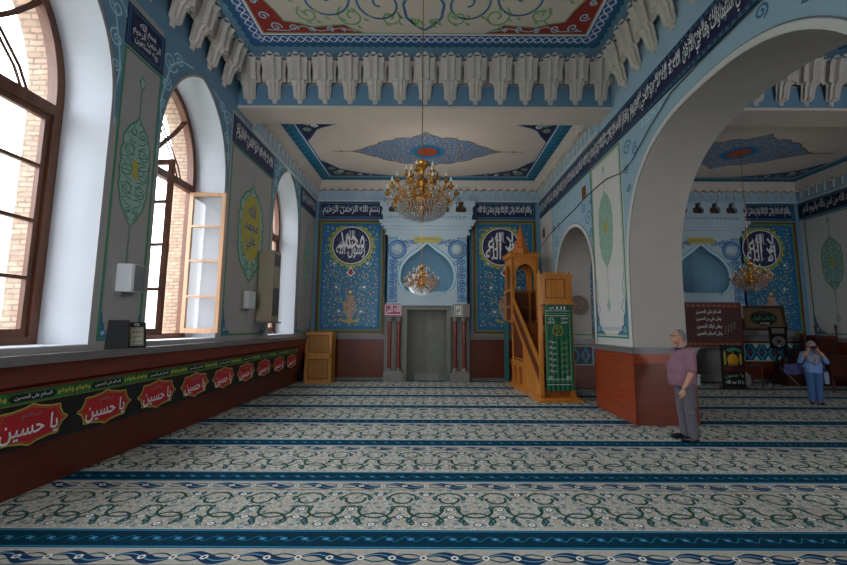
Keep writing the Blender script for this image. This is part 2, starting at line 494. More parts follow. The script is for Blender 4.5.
def medallion(b, cx, cy, w, h, w0, line=GREEN, fill=TURQ, core=YELL, text=None, flip=False):
    """tall pointed arabesque medallion: outline, lobes, yellow core"""
    def half(s, k=1.0):
        P = []
        for i in range(25):
            t = i/24; y = -.5 + t
            prof = max(0, sin(pi*t))**.9 * (1 + .18*cos(2*pi*t)) * .5 * (1 + .05*sin(14*pi*t))
            if t > .86: prof *= max(0.03, (1-t)/.14)*.6 + .4*(1-t)/.14
            P.append((cx + s*w*prof*k, cy + h*y*k))
        return P
    O = half(1) + half(-1)[::-1][1:-1]
    b.poly(O, w0, fill); b.ribbon(O, .022*max(1, w/.7), w0+.002, line, closed=True)
    for k in range(8):
        t = (k+.9)/8.8; y = cy + h*(t-.5)
        pw = w*.5*max(0, sin(pi*t))**.9
        for s in (1, -1):
            b.ribbon([(cx+s*pw*.12, y-h*.05), (cx+s*pw*.5, y-h*.035), (cx+s*pw*.9, y+h*.01), (cx+s*pw*.45, y+h*.03), (cx+s*pw*.08, y+h*.015)], .016*max(1, w/.8), w0+.0035, line)
    for k in range(5):
        t = (k+.8)/5.8; y = cy + h*(t-.5)
        pw = w*.5*max(0, sin(pi*t))**.9
        for s in (1, -1):
            b.ribbon(spiral(cx + s*pw*.52, y, min(pw*.42, h*.09), pi/2 if s > 0 else pi/2, 1.2, s), .016*max(1, w/.8), w0+.003, line)
    if text:
        b.disc(cx, cy + .04*h, w*.33, w0+.004, core, 24, h*.34)
        b.ring(cx, cy, .001, .001, w0, line)
        b.text(text, cx-w*.22, cy-h*.2, cx+w*.22, cy+h*.28, w0+.006, RBLUE, flip)
    else:
        b.poly([(cx, cy-h*.1), (cx+w*.11, cy-h*.045), (cx+w*.05, cy), (cx+w*.11, cy+h*.045), (cx, cy+h*.1), (cx-w*.11, cy+h*.045), (cx-w*.05, cy), (cx-w*.11, cy-h*.045)], w0+.004, core)
def stem_bud(b, cx, y0, y1, w0, line=GREEN, fill=TURQ, r=.07):
    b.ribbon([(cx, y0), (cx, y1)], .018, w0, line)
    s = 1 if y1 > y0 else -1
    P = [(cx, y1+s*r*2.2), (cx+r*.8, y1+s*r*.8), (cx+r*.4, y1), (cx, y1-s*r*.6), (cx-r*.4, y1), (cx-r*.8, y1+s*r*.8)]
    b.poly(P, w0+.001, fill); b.ribbon(P, .016, w0+.002, line, closed=True)
def corner_motif(b, cx, cy, sx, s, w0, fill=MBLUE, line=RBLUE):
    P = [(cx, cy), (cx+sx*s, cy), (cx+sx*s*.75, cy+s*.18), (cx+sx*s*.5, cy+s*.2), (cx+sx*s*.52, cy+s*.42), (cx+sx*s*.3, cy+s*.5), (cx+sx*s*.28, cy+s*.9), (cx+sx*s*.12, cy+s*1.1), (cx+sx*s*.1, cy+s*1.5), (cx, cy+s*1.75)]
    b.poly(P, w0, fill); b.ribbon(P[1:], .02, w0+.001, line)
    b.ribbon(spiral(cx+sx*s*.25, cy+s*.3, s*.16, 0, 1.3, sx), .018, w0+.002, PBLUE)

def arch_pts(c, hw, spring, rise, pointed=False, n=14, z0=None, ex=2.0):
    """outline of an arched opening from bottom-left over the top to bottom-right"""
    P = []
    if z0 is not None: P.append((c-hw, z0))
    if pointed:
        for i in range(n+1):
            t = i/n; a = pi - t*pi/2
            x = cos(a); y = sin(a)
            yy = y*rise*.93 + rise*.07*t**4
            P.append((c + x*hw*(1 if t < 1 else 0), spring + yy))
        for i in range(n-1, -1, -1):
            q = P[(1 if z0 is not None else 0) + i]; P.append((2*c-q[0], q[1]))
    else:
        for i in range(2*n+1):
            a = pi - pi*i/(2*n)
            P.append((c + hw*math.copysign(abs(cos(a))**(2/ex), cos(a)), spring + rise*abs(sin(a))**(2/ex)))
    if z0 is not None: P.append((c+hw, z0))
    return P

# ------------------------------------------------------------------ geometry constants
XL, XR, YB, YF = -4.17, 3.80, 13.7, -3.2          # main hall: left wall, right wall, far wall, near wall
WT = 1.01; AX0 = XR + WT; AX1 = 13.0; DX = 9.2     # arcade wall thickness, annex walls
ZC1, ZC2, ZB = 7.42, 6.95, 6.40                   # coffer heights and beam soffit
ZF0, ZF1 = 5.60, 6.20                             # inscription frieze
WIN = [3.88, 6.68, 10.97, .78, -1.98]             # window centres along the left wall
WHW, WSP, WRI = .94, 4.60, 1.62                   # half width, springing, rise of the pointed heads
def TLw(u, v, w): return (XL + w, u, v)
def TRw(u, v, w): return (XR - w, -u, v)           # u = -Y so lettering reads correctly
def TBw(u, v, w): return (u, YB - w, v)

# ================================================================== FLOOR
b = MB(); b.add([(-5, YF, 0), (13.2, YF, 0), (13.2, YB+.2, 0), (-5, YB+.2, 0)], [(0,1,2,3)], CARPET)
b.box((-5, YF, -.2), (13.2, YB+.2, -.004), STONE)
b.build('floor', kind='structure')

# ================================================================== LEFT WALL with window openings
b = MB(); b.T = TLw
holes = [arch_pts(c, WHW, WSP, WRI, True, z0=1.56) for c in WIN]
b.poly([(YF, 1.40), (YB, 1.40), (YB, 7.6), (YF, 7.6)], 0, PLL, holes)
b.rect(YF, 0, YB, 1.45, -.45, PL)
for h in holes:                                   # splayed plaster reveals
    c = (h[0][0]+h[-1][0])/2; n = len(h)
    inner = [(c+(p[0]-c)*.885, p[1] - (.10 if p[1] > 2 else 0)*((p[1]-2)/4 if p[1] > 2 else 0)) for p in h]
    b.add([(p[0], p[1], 0) for p in h] + [(p[0], p[1], -.57) for p in inner], [(i, (i+1) % n, (i+1) % n+n, i+n) for i in range(n)], JAMB)
b.build('wall_left', kind='structure')
# masonry outside
b = MB(); b.T = TLw
h2 = [[(c+(p[0]-c)*.86, p[1] - (.12*((p[1]-2)/4) if p[1] > 2 else 0)) for p in arch_pts(c, WHW, WSP, WRI, True, z0=1.56)] for c in WIN]
b.poly([(YF-1, -.6), (YB+1, -.6), (YB+1, 8), (YF-1, 8)], -.95, BRICK, h2)
for h in h2:
    n = len(h)
    b.add([(p[0], p[1], -.60) for p in h] + [(p[0], p[1], -.95) for p in h], [(i, (i+1) % n, (i+1) % n+n, i+n) for i in range(n)], BRICK)
b.build('wall_outer_masonry', kind='structure')

# painted decoration of the left wall (spandrels, pilaster panels, inscription tablets)
def win_paint(b, c):
    A = arch_pts(c, WHW+.05, WSP, WRI+.06, True, z0=4.5)
    x0, x1 = c-1.06, c+1.06
    b.poly([(x0, 4.5)] + A + [(x1, 4.5), (x1, 6.3), (x0, 6.3)], .002, SBLUE)
    b.ribbon(A[:], .012, .008, GREYL)
    for s in (1, -1):
        for k, (dx, dz, r) in enumerate(((.93, 5.95, .17), (.98, 5.55, .12), (.72, 6.1, .12), (1.0, 5.2, .08))):
            b.ribbon(spiral(c+s*dx*.93, dz, r, pi/2*k, 1.5, s), .024, .005, PBLUE)
        b.ribbon([(c+s*1.0, 4.4), (c+s*.97, 4.9), (c+s*1.01, 5.2), (c+s*.95, 5.5), (c+s*.85, 5.9), (c+s*.6, 6.14), (c+s*.3, 6.22)], .028, .006, PBLUE)
def pilaster(b, y0, y1, med, text=None, yo=0):
    g = .035
    b.frame(y0, 1.60, y1, ZF0-.02, g, 0, .004, GREEN)
    c = (y0+y1)/2; W = y1-y0
    corner_motif(b, y0+g, 1.64, 1, min(.28, W*.25), .003); corner_motif(b, y1-g, 1.64, -1, min(.28, W*.25), .003)
    m0, m1, mw = med
    medallion(b, c+yo, (m0+m1)/2, mw, m1-m0, .003, text=text)
    stem_bud(b, c+yo, m1, ZF0-.42, .003); stem_bud(b, c+yo, m0, m0-.85, .003, r=.06)
def tablet(b, y0, y1, txt, z0=ZF0, z1=ZF1, lines=1):
    b.prism([(y0,z0),(y1,z0),(y1,z1),(y0,z1)], 0, .012, DNAVY)
    b.frame(y0+.02, z0+.02, y1-.02, z1-.02, .045, .012, .016, MBLUE)
    b.frame(y0+.03, z0+.03, y1-.03, z1-.03, .02, .012, .018, NAVY)
    b.rect(y0+.08, z0+.08, y1-.08, z1-.08, .015, NAVY)
    b.text(txt, y0+.10, z0+.10, y1-.10, z1-.12, .02, WHITEL)
    if y1-y0 > 1: b.text(V6, y0+.10, z0+.28, y1-.10, z1-.10, .021, WHITEL)
b = MB(); b.T = TLw
for c in WIN: win_paint(b, c)
b.rect(YF, 6.3, YB, 6.50, .001, SBLUE)
pilaster(b, 4.93, 5.66, (3.15, 4.75, .64))
pilaster(b, 7.82, 9.86, (2.80, 5.05, 1.45), text='الله\nمحمد\nعلي')
pilaster(b, 12.05, 13.55, (3.05, 4.75, .62))
tablet(b, 4.92, 5.66, 'بسم الله\nالرحمن الرحيم\nوبه نستعين'); tablet(b, 7.80, 9.88, V2); tablet(b, 12.03, 13.6, V1)
b.build('trim_1', kind='structure')

# ---------------- sill, slanted dado
b = MB()
b.box((-4.80, YF, 1.40), (-4.0, YB-.02, 1.495), SILL)
b.box((-4.72, 2.9, 1.495), (-4.18, YB-1.2, 1.57), JAMB)
b.build('windowsill_left', kind='structure')
b = MB()
b.hexa([(-4.38,YF,0),(-4.6,YF,0),(-4.6,YB-.02,0),(-4.38,YB-.02,0),(-4.09,YF,1.2),(-4.6,YF,1.2),(-4.6,YB-.02,1.2),(-4.09,YB-.02,1.2)], REDW)
b.box((-4.6, YF, 1.2), (-4.05, YB-.02, 1.40), REDW)
b.build('dado_left', kind='structure')

# ================================================================== WINDOWS
def window(n, c, openw=False, dark=FRAMEW):
    root = empty('window_%d' % n, (XL-.57, c, 1.56), kind='structure')
    def T(u, v, w): return (w, u, v-1.56)
    hw = WHW*.885; sp = WSP-.07; ri = WRI-.03
    A = arch_pts(0, hw, sp, ri, True, z0=1.56); B = arch_pts(0, hw-.10, sp, ri-.12, True, z0=1.66)
    b = MB(); b.T = T
    b.prism(A, -.06, .06, dark, [B])
    b.prism([(-hw+.09, 4.36), (hw-.09, 4.36), (hw-.09, 4.50), (-hw+.09, 4.50)], -.05, .055, dark)
    for s in (1, -1):
        Q = [(-s*.42, 4.48), (-s*.30, 4.72), (-s*.05, 5.02), (s*.2, 5.3), (s*.36, 5.52), (s*.46, 5.68)]
        b.ribbon(Q, .045, .03, dark); b.ribbon(Q, .045, -.03, dark)
    b.build('window_frame', root)
    b = MB(); b.T = T
    b.poly(arch_pts(0, hw-.10, sp, ri-.12, True, z0=4.5)[0:], 0, GLASS)
    b.build('pane', root)
    for s in (1, -1):
        sw = hw-.10
        sm = SASHW if (openw and s > 0) else dark
        def TS(u, v, w, s=s):
            # u from the hinge (0) to the free edge (sw)
            if openw:
                a = radians(4 if s > 0 else 8)
                return (.04 + u*.93*cos(a) + w*sin(a), s*(hw-.10) + s*(u*sin(a)*.7) + w, v-1.56)
            return (w, s*(hw-.10-u), v-1.56)
        b = MB(); b.T = TS
        z0, z1 = (1.66, 4.36)
        zz = [z0, z0+.68, z0+1.36, z0+2.03, z1]
        st = .075
        hs = [[(st, zz[i]+(.09 if i == 0 else .02)), (sw-st, zz[i]+(.09 if i == 0 else .02)), (sw-st, zz[i+1]-(.075 if i == 3 else .02)), (st, zz[i+1]-(.075 if i == 3 else .02))] for i in range(4)]
        b.prism([(0,z0),(sw,z0),(sw,z1),(0,z1)], -.028, .028, sm, hs)
        sash = b.build('sash', root)
        b = MB(); b.T = TS
        b.rect(st, z0+.08, sw-st, z1-.07, 0, GLASS); b.build('pane', sash)
        b = MB(); b.T = TS
        b.prism([(sw-.05, 2.9), (sw-.02, 2.9), (sw-.02, 3.04), (sw-.05, 3.04)], .028, .06, GOLD); b.build('handle', sash)
    return root
window(1, WIN[0]); window(2, WIN[1], True); window(3, WIN[2]); window(4, WIN[3]); window(5, WIN[4])

# ================================================================== RIGHT ARCADE WALL
BIG = (5.20, 2.34, 2.60, 2.61, 2.5); SML = (10.62, 1.37, 3.12, 1.38, 2.0); REAR = (-.5, 2.2, 3.09, 2.2, 2.0)
def bigA(q, d=0, n=20): return arch_pts(-q[0], q[1]+d, q[2], q[3]+d, False, n, z0=0, ex=q[4])
b = MB(); b.T = TRw
hs = [bigA(q) for q in (BIG, SML, REAR)]
L = [(-YB, 0), (-YF, 0), (-YF, 7.6), (-YB, 7.6)]
def notch_poly(hs):
    """outer rectangle with floor-standing arches cut out"""
    P = [(-YB, 7.6), (-YB, 0)]
    for h in sorted(hs, key=lambda h: h[0][0]): P += h
    P += [(-YF, 0), (-YF, 7.6)]
    return P
P = notch_poly(hs)
b.poly(P, 0, PL); b.poly(P, -WT, PL)
for h in hs:
    n = len(h)
    b.add([(p[0], p[1], 0) for p in h] + [(p[0], p[1], -WT) for p in h], [(i, i+1, i+1+n, i+n) for i in range(n-1)], BEIGE)
b.build('wall_right', kind='structure')

# right wall painting
b = MB(); b.T = TRw
def spandrel(b, q, x0, x1, z0, m=LBLUE):
    A = arch_pts(-q[0], q[1]+.06, q[2], q[3]+.06, False, 20, z0=z0, ex=q[4])
    b.poly([(x0, z0)] + A + [(x1, z0), (x1, ZF0-.01), (x0, ZF0-.01)], .002, m)
    A2 = arch_pts(-q[0], q[1]+.045, q[2], q[3]+.045, False, 24, z0=1.4, ex=q[4])
    b.ribbon(A2, .09, .012, TWHITE); b.ribbon([(p[0], p[1]) for p in arch_pts(-q[0], q[1]+.10, q[2], q[3]+.10, False, 24, z0=1.4, ex=q[4])], .015, .013, GREYL)
    b.ribbon(A2, .09, .02, TWHITE)
spandrel(b, BIG, -7.66, -2.7, 1.6); spandrel(b, SML, -12.28, -9.22, 1.6)
for (x0, x1) in ((-9.18, -7.70),):
    b.rect(x0, 1.6, x1, ZF0-.01, .001, TWHITE)
    b.frame(x0, 1.58, x1, ZF0-.02, .04, 0, .004, GREEN)
    b.frame(x0+.07, 1.65, x1-.07, ZF0-.09, .012, 0, .004, LGREEN)
    cc = -8.50
    medallion(b, cc, 3.98, .80, 1.75, .003, line=LGREEN, fill=TURQ)
    stem_bud(b, cc, 4.85, 5.25, .003, LGREEN); stem_bud(b, cc, 3.1, 2.35, .003, LGREEN, r=.1)
    for s, e in ((1, x0+.04), (-1, x1-.04)):
        corner_motif(b, e, 1.64, s, .42, .003)
        b.ribbon([(e+s*.05, 2.9), (e+s*.12, 2.6), (e+s*.06, 2.4), (e+s*.2, 2.2), (e+s*.1, 2.1)], .02, .004, MBLUE)
    for k in range(9):
        b.ribbon(spiral(x0+.25+k*.125, 1.76, .05, 0, 1, 1, 10), .014, .005, MBLUE)
# scrolls and faded lettering over the small arch, scrolls beside the big one
b.text('وان المساجد لله\nفلا تدعوا مع الله احدا', -11.9, 4.68, -10.3, 5.3, .006, PBLUE)
for s in (1, -1):
    for k, (dx, dz, r) in enumerate(((1.25, 4.45, .2), (1.4, 4.05, .12), (1.0, 4.8, .14), (1.45, 4.85, .1))):
        b.ribbon(spiral(-10.68+s*dx, dz, r, k, 1.5, s), .03, .005, MBLUE)
for k, (yy, zz, r) in enumerate(((7.4, 5.3, .16), (7.1, 5.15, .12), (7.45, 4.9, .1), (7.4, 4.5, .08), (3.6, 5.3, .2), (4.2, 5.45, .1))):
    b.ribbon(spiral(-yy, zz, r, k, 1.5, 1), .03, .005, MBLUE)
b.text('محمد', -6.9, 5.42, -6.2, 5.58, .006, PBLUE)
b.rect(-13.65, 1.6, -12.32, ZF0-.02, .001, PL)
b.frame(-12.32, 1.6, -9.20, ZF0-.01, .03, 0, .004, GREEN)
# long inscription frieze
b.prism([(-YB, ZF0), (-YF, ZF0), (-YF, ZF1), (-YB, ZF1)], 0, .02, DNAVY)
for z in (ZF0+.015, ZF1-.075):
    b.rect(-YB, z, -YF, z+.06, .022, MBLUE)
    k = -YB
    while k < -2.5:
        b.poly([(k, z+.03), (k+.045, z+.055), (k+.09, z+.03), (k+.045, z+.005)], .024, DNAVY); k += .11
b.rect(-YB, ZF0+.085, -YF, ZF1-.085, .022, NAVY)
segs = [V1, V5, V6, V2, V3, V4]
xs = [-13.65, -12.1, -9.6, -7.2, -5.6, -3.3, -1.2]
for k in range(6):
    b.text(segs[k], xs[k]+.03, ZF0+.10, xs[k+1]-.03, ZF1-.12, .026, WHITEL); b.text(segs[(k+3) % 6], xs[k]+.03, ZF0+.30, xs[k+1]-.03, ZF1-.095, .0265, WHITEL)
    for q in range(int((xs[k+1]-xs[k])/.16)):
        xx = xs[k]+.08+q*.16
        b.ribbon(spiral(xx, ZF0+.3+.1*sin(q*2.3), .045, q, .9, 1, 7), .012, .024, PBLUE)
b.rect(-YB, ZF1, -YF, 6.50, .001, LBLUE)
b.build('trim_2', kind='structure')

# pier and back-of-arcade dados
def dado(name, x0, y0, x1, y1, zt=1.36, m=REDWP):
    b = MB()
    b.box((x0, y0, 0), (x1, y1, 1.31), m)
    b.box((x0-.012, y0-.012, 1.13), (x1+.012, y1+.012, 1.16), m)
    b.box((x0-.03, y0-.03, 1.31), (x1+.03, y1+.03, 1.39), SILL)
    b.box((x0-.06, y0-.06, 1.39), (x1+.06, y1+.06, 1.43), SILL)
    return b.build(name, kind='structure')
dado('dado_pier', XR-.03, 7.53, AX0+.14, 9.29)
b = MB(); b.box((XR-.02, 7.520, 0), (AX0+.13, 7.529, 1.13), wood('pier_shaded_wood', '#5e2917', '#74351f', .35, 0, 1.2)); b.build('dado_pier_end_shade', kind='structure')  # thin sheet with the end face's shade put into its wood colour
b = MB()
for y0, y1 in ((11.97, YB),):
    b.box((XR-.03, y0, 0), (AX0+.03, y1, 1.3), REDWX); b.box((XR-.06, y0-.02, 1.3), (AX0+.06, y1, 1.45), SILL)
b.box((XR-.03, YF, 0), (AX0+.03, -2.72, 1.3), REDWX); b.box((XR-.03, 1.72, 0), (AX0+.03, 3.02, 1.3), REDWP)
b.box((XR-.06, 1.70, 1.3), (AX0+.06, 3.05, 1.45), SILL)
b.T = lambda u, v, w: (u, 11.968-w, v)
b.rect(XR, .68, AX0, 1.25, .002, DNAVY)
for k in range(4):
    u = XR+.02+k*.31
    b.poly([(u, .965), (u+.14, 1.22), (u+.28, .965), (u+.14, .71)], .004, TEAL); b.poly([(u+.06, .965), (u+.14, 1.11), (u+.22, .965), (u+.14, .82)], .006, DNAVY); b.disc(u+.14, .965, .05, .008, REDP, 8)
b.frame(XR, .68, AX0, 1.25, .025, 0, .008, TURQ); b.T = None
b.build('dado_right', kind='structure')

# ================================================================== FAR WALL (both halls) and enclosing walls
b = MB()
b.T = TBw
b.poly([(-5, 0), (AX1+.2, 0), (AX1+.2, 7.6), (-5, 7.6)], 0, SBLUE, [[(m-.93, 2.56), (m+.93, 2.56), (m+.93, 4.66), (m-.93, 4.66)] for m in (-.20, 9.17)])
b.build('wall_back', kind='structure')
b = MB()
b.add([(AX1, YF, 0), (AX1, YB, 0), (AX1, YB, 7.6), (AX1, YF, 7.6)], [(0,1,2,3)], PL)
b.build('wall_annex_right', kind='structure')
# wall behind the viewer, its tall arched openings added for frontal fill light
b = MB(); b.T = lambda u, v, w: (u, YF + w, v)
hz = [arch_pts(c, 1.0, 4.2, 1.3, True, z0=1.2) for c in (-2.6, 9.0)]
b.poly([(-5, 0), (AX1+.2, 0), (AX1+.2, 7.6), (-5, 7.6)], 0, PL, hz)
b.build('wall_front', kind='structure')

def hall_back(dx, mdx, left_from, name_i):
    """tile panels, friezes and stone trim on the far wall of one hall"""
    b = MB(); b.T = TBw
    L0, R1 = XL+dx, XR+dx
    # frieze tablets
    for (u0, u1, tx) in ((-4.05+dx, -1.78+mdx, V1), (1.45+mdx, 3.62+dx, V6)):
        b.prism([(u0, ZF0), (u1, ZF0), (u1, ZF1), (u0, ZF1)], 0, .03, DNAVY)
        b.frame(u0+.03, ZF0+.03, u1-.03, ZF1-.03, .04, .03, .034, MBLUE)
        b.rect(u0+.08, ZF0+.08, u1-.08, ZF1-.08, .034, NAVY)
        b.text(tx, u0+.12, ZF0+.11, u1-.12, ZF1-.11, .04, WHITEL)
        b.text(V3, u0+.15, ZF0+.33, u1-.15, ZF1-.12, .038, PBLUE)
    b.rect(L0, 6.24, R1, 6.6, .002, SBLUE)
    # pale corner strips
    b.prism([(R1-.16, 1.5), (R1, 1.5), (R1, 6.2), (R1-.16, 6.2)], 0, .05, SBLUE)
    b.prism([(L0, 1.5), (L0+.10, 1.5), (L0+.10, 6.2), (L0, 6.2)], 0, .05, SBLUE)
    # stone ledge
    for u0, u1 in ((L0, -1.6+mdx), (1.22+mdx, R1)):
        b.prism([(u0, 1.36), (u1, 1.36), (u1, 1.50), (u0, 1.50)], 0, .12, SILL)
        b.prism([(u0, 1.50), (u1, 1.50), (u1, 1.56), (u0, 1.56)], 0, .07, STONE)
    b.build('trim_%d' % name_i, kind='structure')
    b = MB(); b.T = TBw
    for u0, u1 in ((L0, -1.6+mdx), (1.22+mdx, R1)):
        b.prism([(u0, 0), (u1, 0), (u1, 1.36), (u0, 1.36)], 0, .06, REDWX)
        b.prism([(u0, 0), (u1, 0), (u1, .08), (u0, .08)], 0, .1, DSTONE)
        if dx:   # turquoise diamond tiling on the annex dado
            b.rect(u0+.1, .68, u1-.1, 1.28, .064, DNAVY)
            k = u0+.1; n = 0
            while k < u1-.45:
                b.poly([(k, .98), (k+.2, 1.28), (k+.4, .98), (k+.2, .68)], .068, TEAL)
                b.poly([(k+.09, .98), (k+.2, 1.15), (k+.31, .98), (k+.2, .81)], .07, DNAVY)
                b.disc(k+.2, .98, .06, .072, REDP, 8)
                b.poly([(k+.29, 1.24), (k+.4, 1.08), (k+.51, 1.24)], .07, TURQ); b.poly([(k+.29, .72), (k+.4, .88), (k+.51, .72)], .07, TURQ)
                k += .4
            b.frame(u0+.1, .68, u1-.1, 1.28, .03, .06, .07, TURQ)
    b.build('dado_back' + ('_annex' if dx else ''), kind='structure')

def tile_panel(u0, u1, z0, z1, disc, txt, label, rev=False):
    b = MB(); b.T = TBw
    b.frame(u0, z0, u1, z1, .10, 0, .07, OCHRE); b.frame(u0+.03, z0+.03, u1-.03, z1-.03, .035, .06, .08, DKWOOD)
    b.frame(u0+.10, z0+.10, u1-.10, z1-.10, .05, 0, .055, GREEN)
    b.frame(u0+.15, z0+.15, u1-.15, z1-.15, .07, 0, .05, RBLUE)
    fr = b
    m = MB(); m.T = TBw
    m.rect(u0+.2, z0+.2, u1-.2, z1-.2, .04, TILE)
    cu, cz = disc; R = .62
    n = 22
    st = []
    for i in range(n*4):
        a = 2*pi*i/(n*4); r = R + .17 + .055*cos(n*a)
        st.append((cu + r*cos(a), cz + r*sin(a)))
    m.poly(st, .045, YELL); m.ribbon(st, .018, .05, GREEN, closed=True)
    m.ring(cu, cz, R+.07, .03, .049, GREEN, 40)
    m.disc(cu, cz, R+.05, .052, WHITEL, 40); m.disc(cu, cz, R+.02, .055, NAVY, 40)
    t1, t2 = txt.split('\n')
    m.text(t1, cu-R*.72, cz-R*.22, cu+R*.74, cz+R*.80, .06, WHITEL); m.text(t2, cu-R*.86, cz-R*.74, cu+R*.78, cz+R*.22, .061, WHITEL)
    m.text('الله', cu-R*.34, cz+R*.30, cu+R*.16, cz+R*.86, .062, WHITEL)
    for q in range(16):
        aa = q*2.4; rr = R*(.25+.6*((q*.37) % 1)); m.ribbon([(cu+rr*cos(aa), cz+rr*sin(aa)*.9), (cu+rr*cos(aa)+.05, cz+rr*sin(aa)*.9+.035)], .016, .061, WHITEL)
    for k in range(14):
        a = 2*pi*k/14
        m.ribbon(spiral(cu+cos(a)*R*.8, cz+sin(a)*R*.8, .06, a, 1, 1, 8), .015, .058, MBLUE)
    c2 = (u0+u1)/2
    # vase of flowers
    m.poly([(c2-.13, z0+.42), (c2+.13, z0+.42), (c2+.08, z0+.52), (c2+.2, z0+.72), (c2+.24, z0+1.0), (c2+.12, z0+1.2), (c2+.17, z0+1.3), (c2-.17, z0+1.3), (c2-.12, z0+1.2), (c2-.24, z0+1.0), (c2-.2, z0+.72), (c2-.08, z0+.52)], .045, mat('mosaic_buff', '#a8937c', .5, var=.4, scale=40))
    for q in range(4): m.ring(c2 + (-.1 if q % 2 else .1), z0+.7+q*.14, .055, .02, .048, REDP if q % 2 else RBLUE, 10)
    m.ribbon([(c2-.35, z0+.5), (c2-.2, z0+.42), (c2, z0+.38), (c2+.2, z0+.42), (c2+.35, z0+.5)], .07, .047, YELL)
    m.disc(c2, z0+1.42, .1, .046, OCHRE, 10); m.disc(c2, z0+1.42, .045, .048, WHITEL, 8)
    m.poly([(c2, z0+1.95), (c2+.16, z0+2.1), (c2+.06, z0+2.2), (c2, z0+2.38), (c2-.06, z0+2.2), (c2-.16, z0+2.1)], .046, WHITEL)
    m.poly([(c2, z0+2.0), (c2+.1, z0+2.1), (c2, z0+2.26), (c2-.1, z0+2.1)], .049, REDP)
    for s in (1, -1):
        for q in range(5):
            m.ribbon(spiral(c2+s*(.38+.05*q), z0+.75+q*.42, .15, q, 1.3, s), .018, .047, TURQ)
            m.disc(c2+s*(.38+.05*q), z0+.75+q*.42, .045, .049, OCHRE if q % 2 else WHITEL, 8)
    root = empty('tile_panel', (0,0,0), label=label, cat='wall panel', group='blue mosaic panels on the far wall')
    fr.build('frame', root); m.build('mosaic', root)
    return root
hall_back(0, 0, 0, 3); hall_back(DX, DX+.12, 0, 4)
TX1 = 'محمد\nرسول الله'; TX2 = 'لا اله\nالا الله'
tile_panel(-4.05, -1.70, 1.56, 5.54, (-2.88, 4.63), TX1, 'blue floral mosaic panel left of the main prayer niche, above the carved cabinet')
tile_panel(1.40, 3.62, 1.56, 5.54, (2.38, 4.60), TX2, 'blue floral mosaic panel behind the wooden pulpit spire')
tile_panel(10.68, 12.82, 1.56, 5.54, (11.55, 4.58), TX2, 'dim blue floral mosaic panel in the side hall above the loudspeaker')
tile_panel(5.15, 7.45, 1.56, 5.54, (6.3, 4.6), TX1, 'blue mosaic panel glimpsed through the small arch beside the pier')

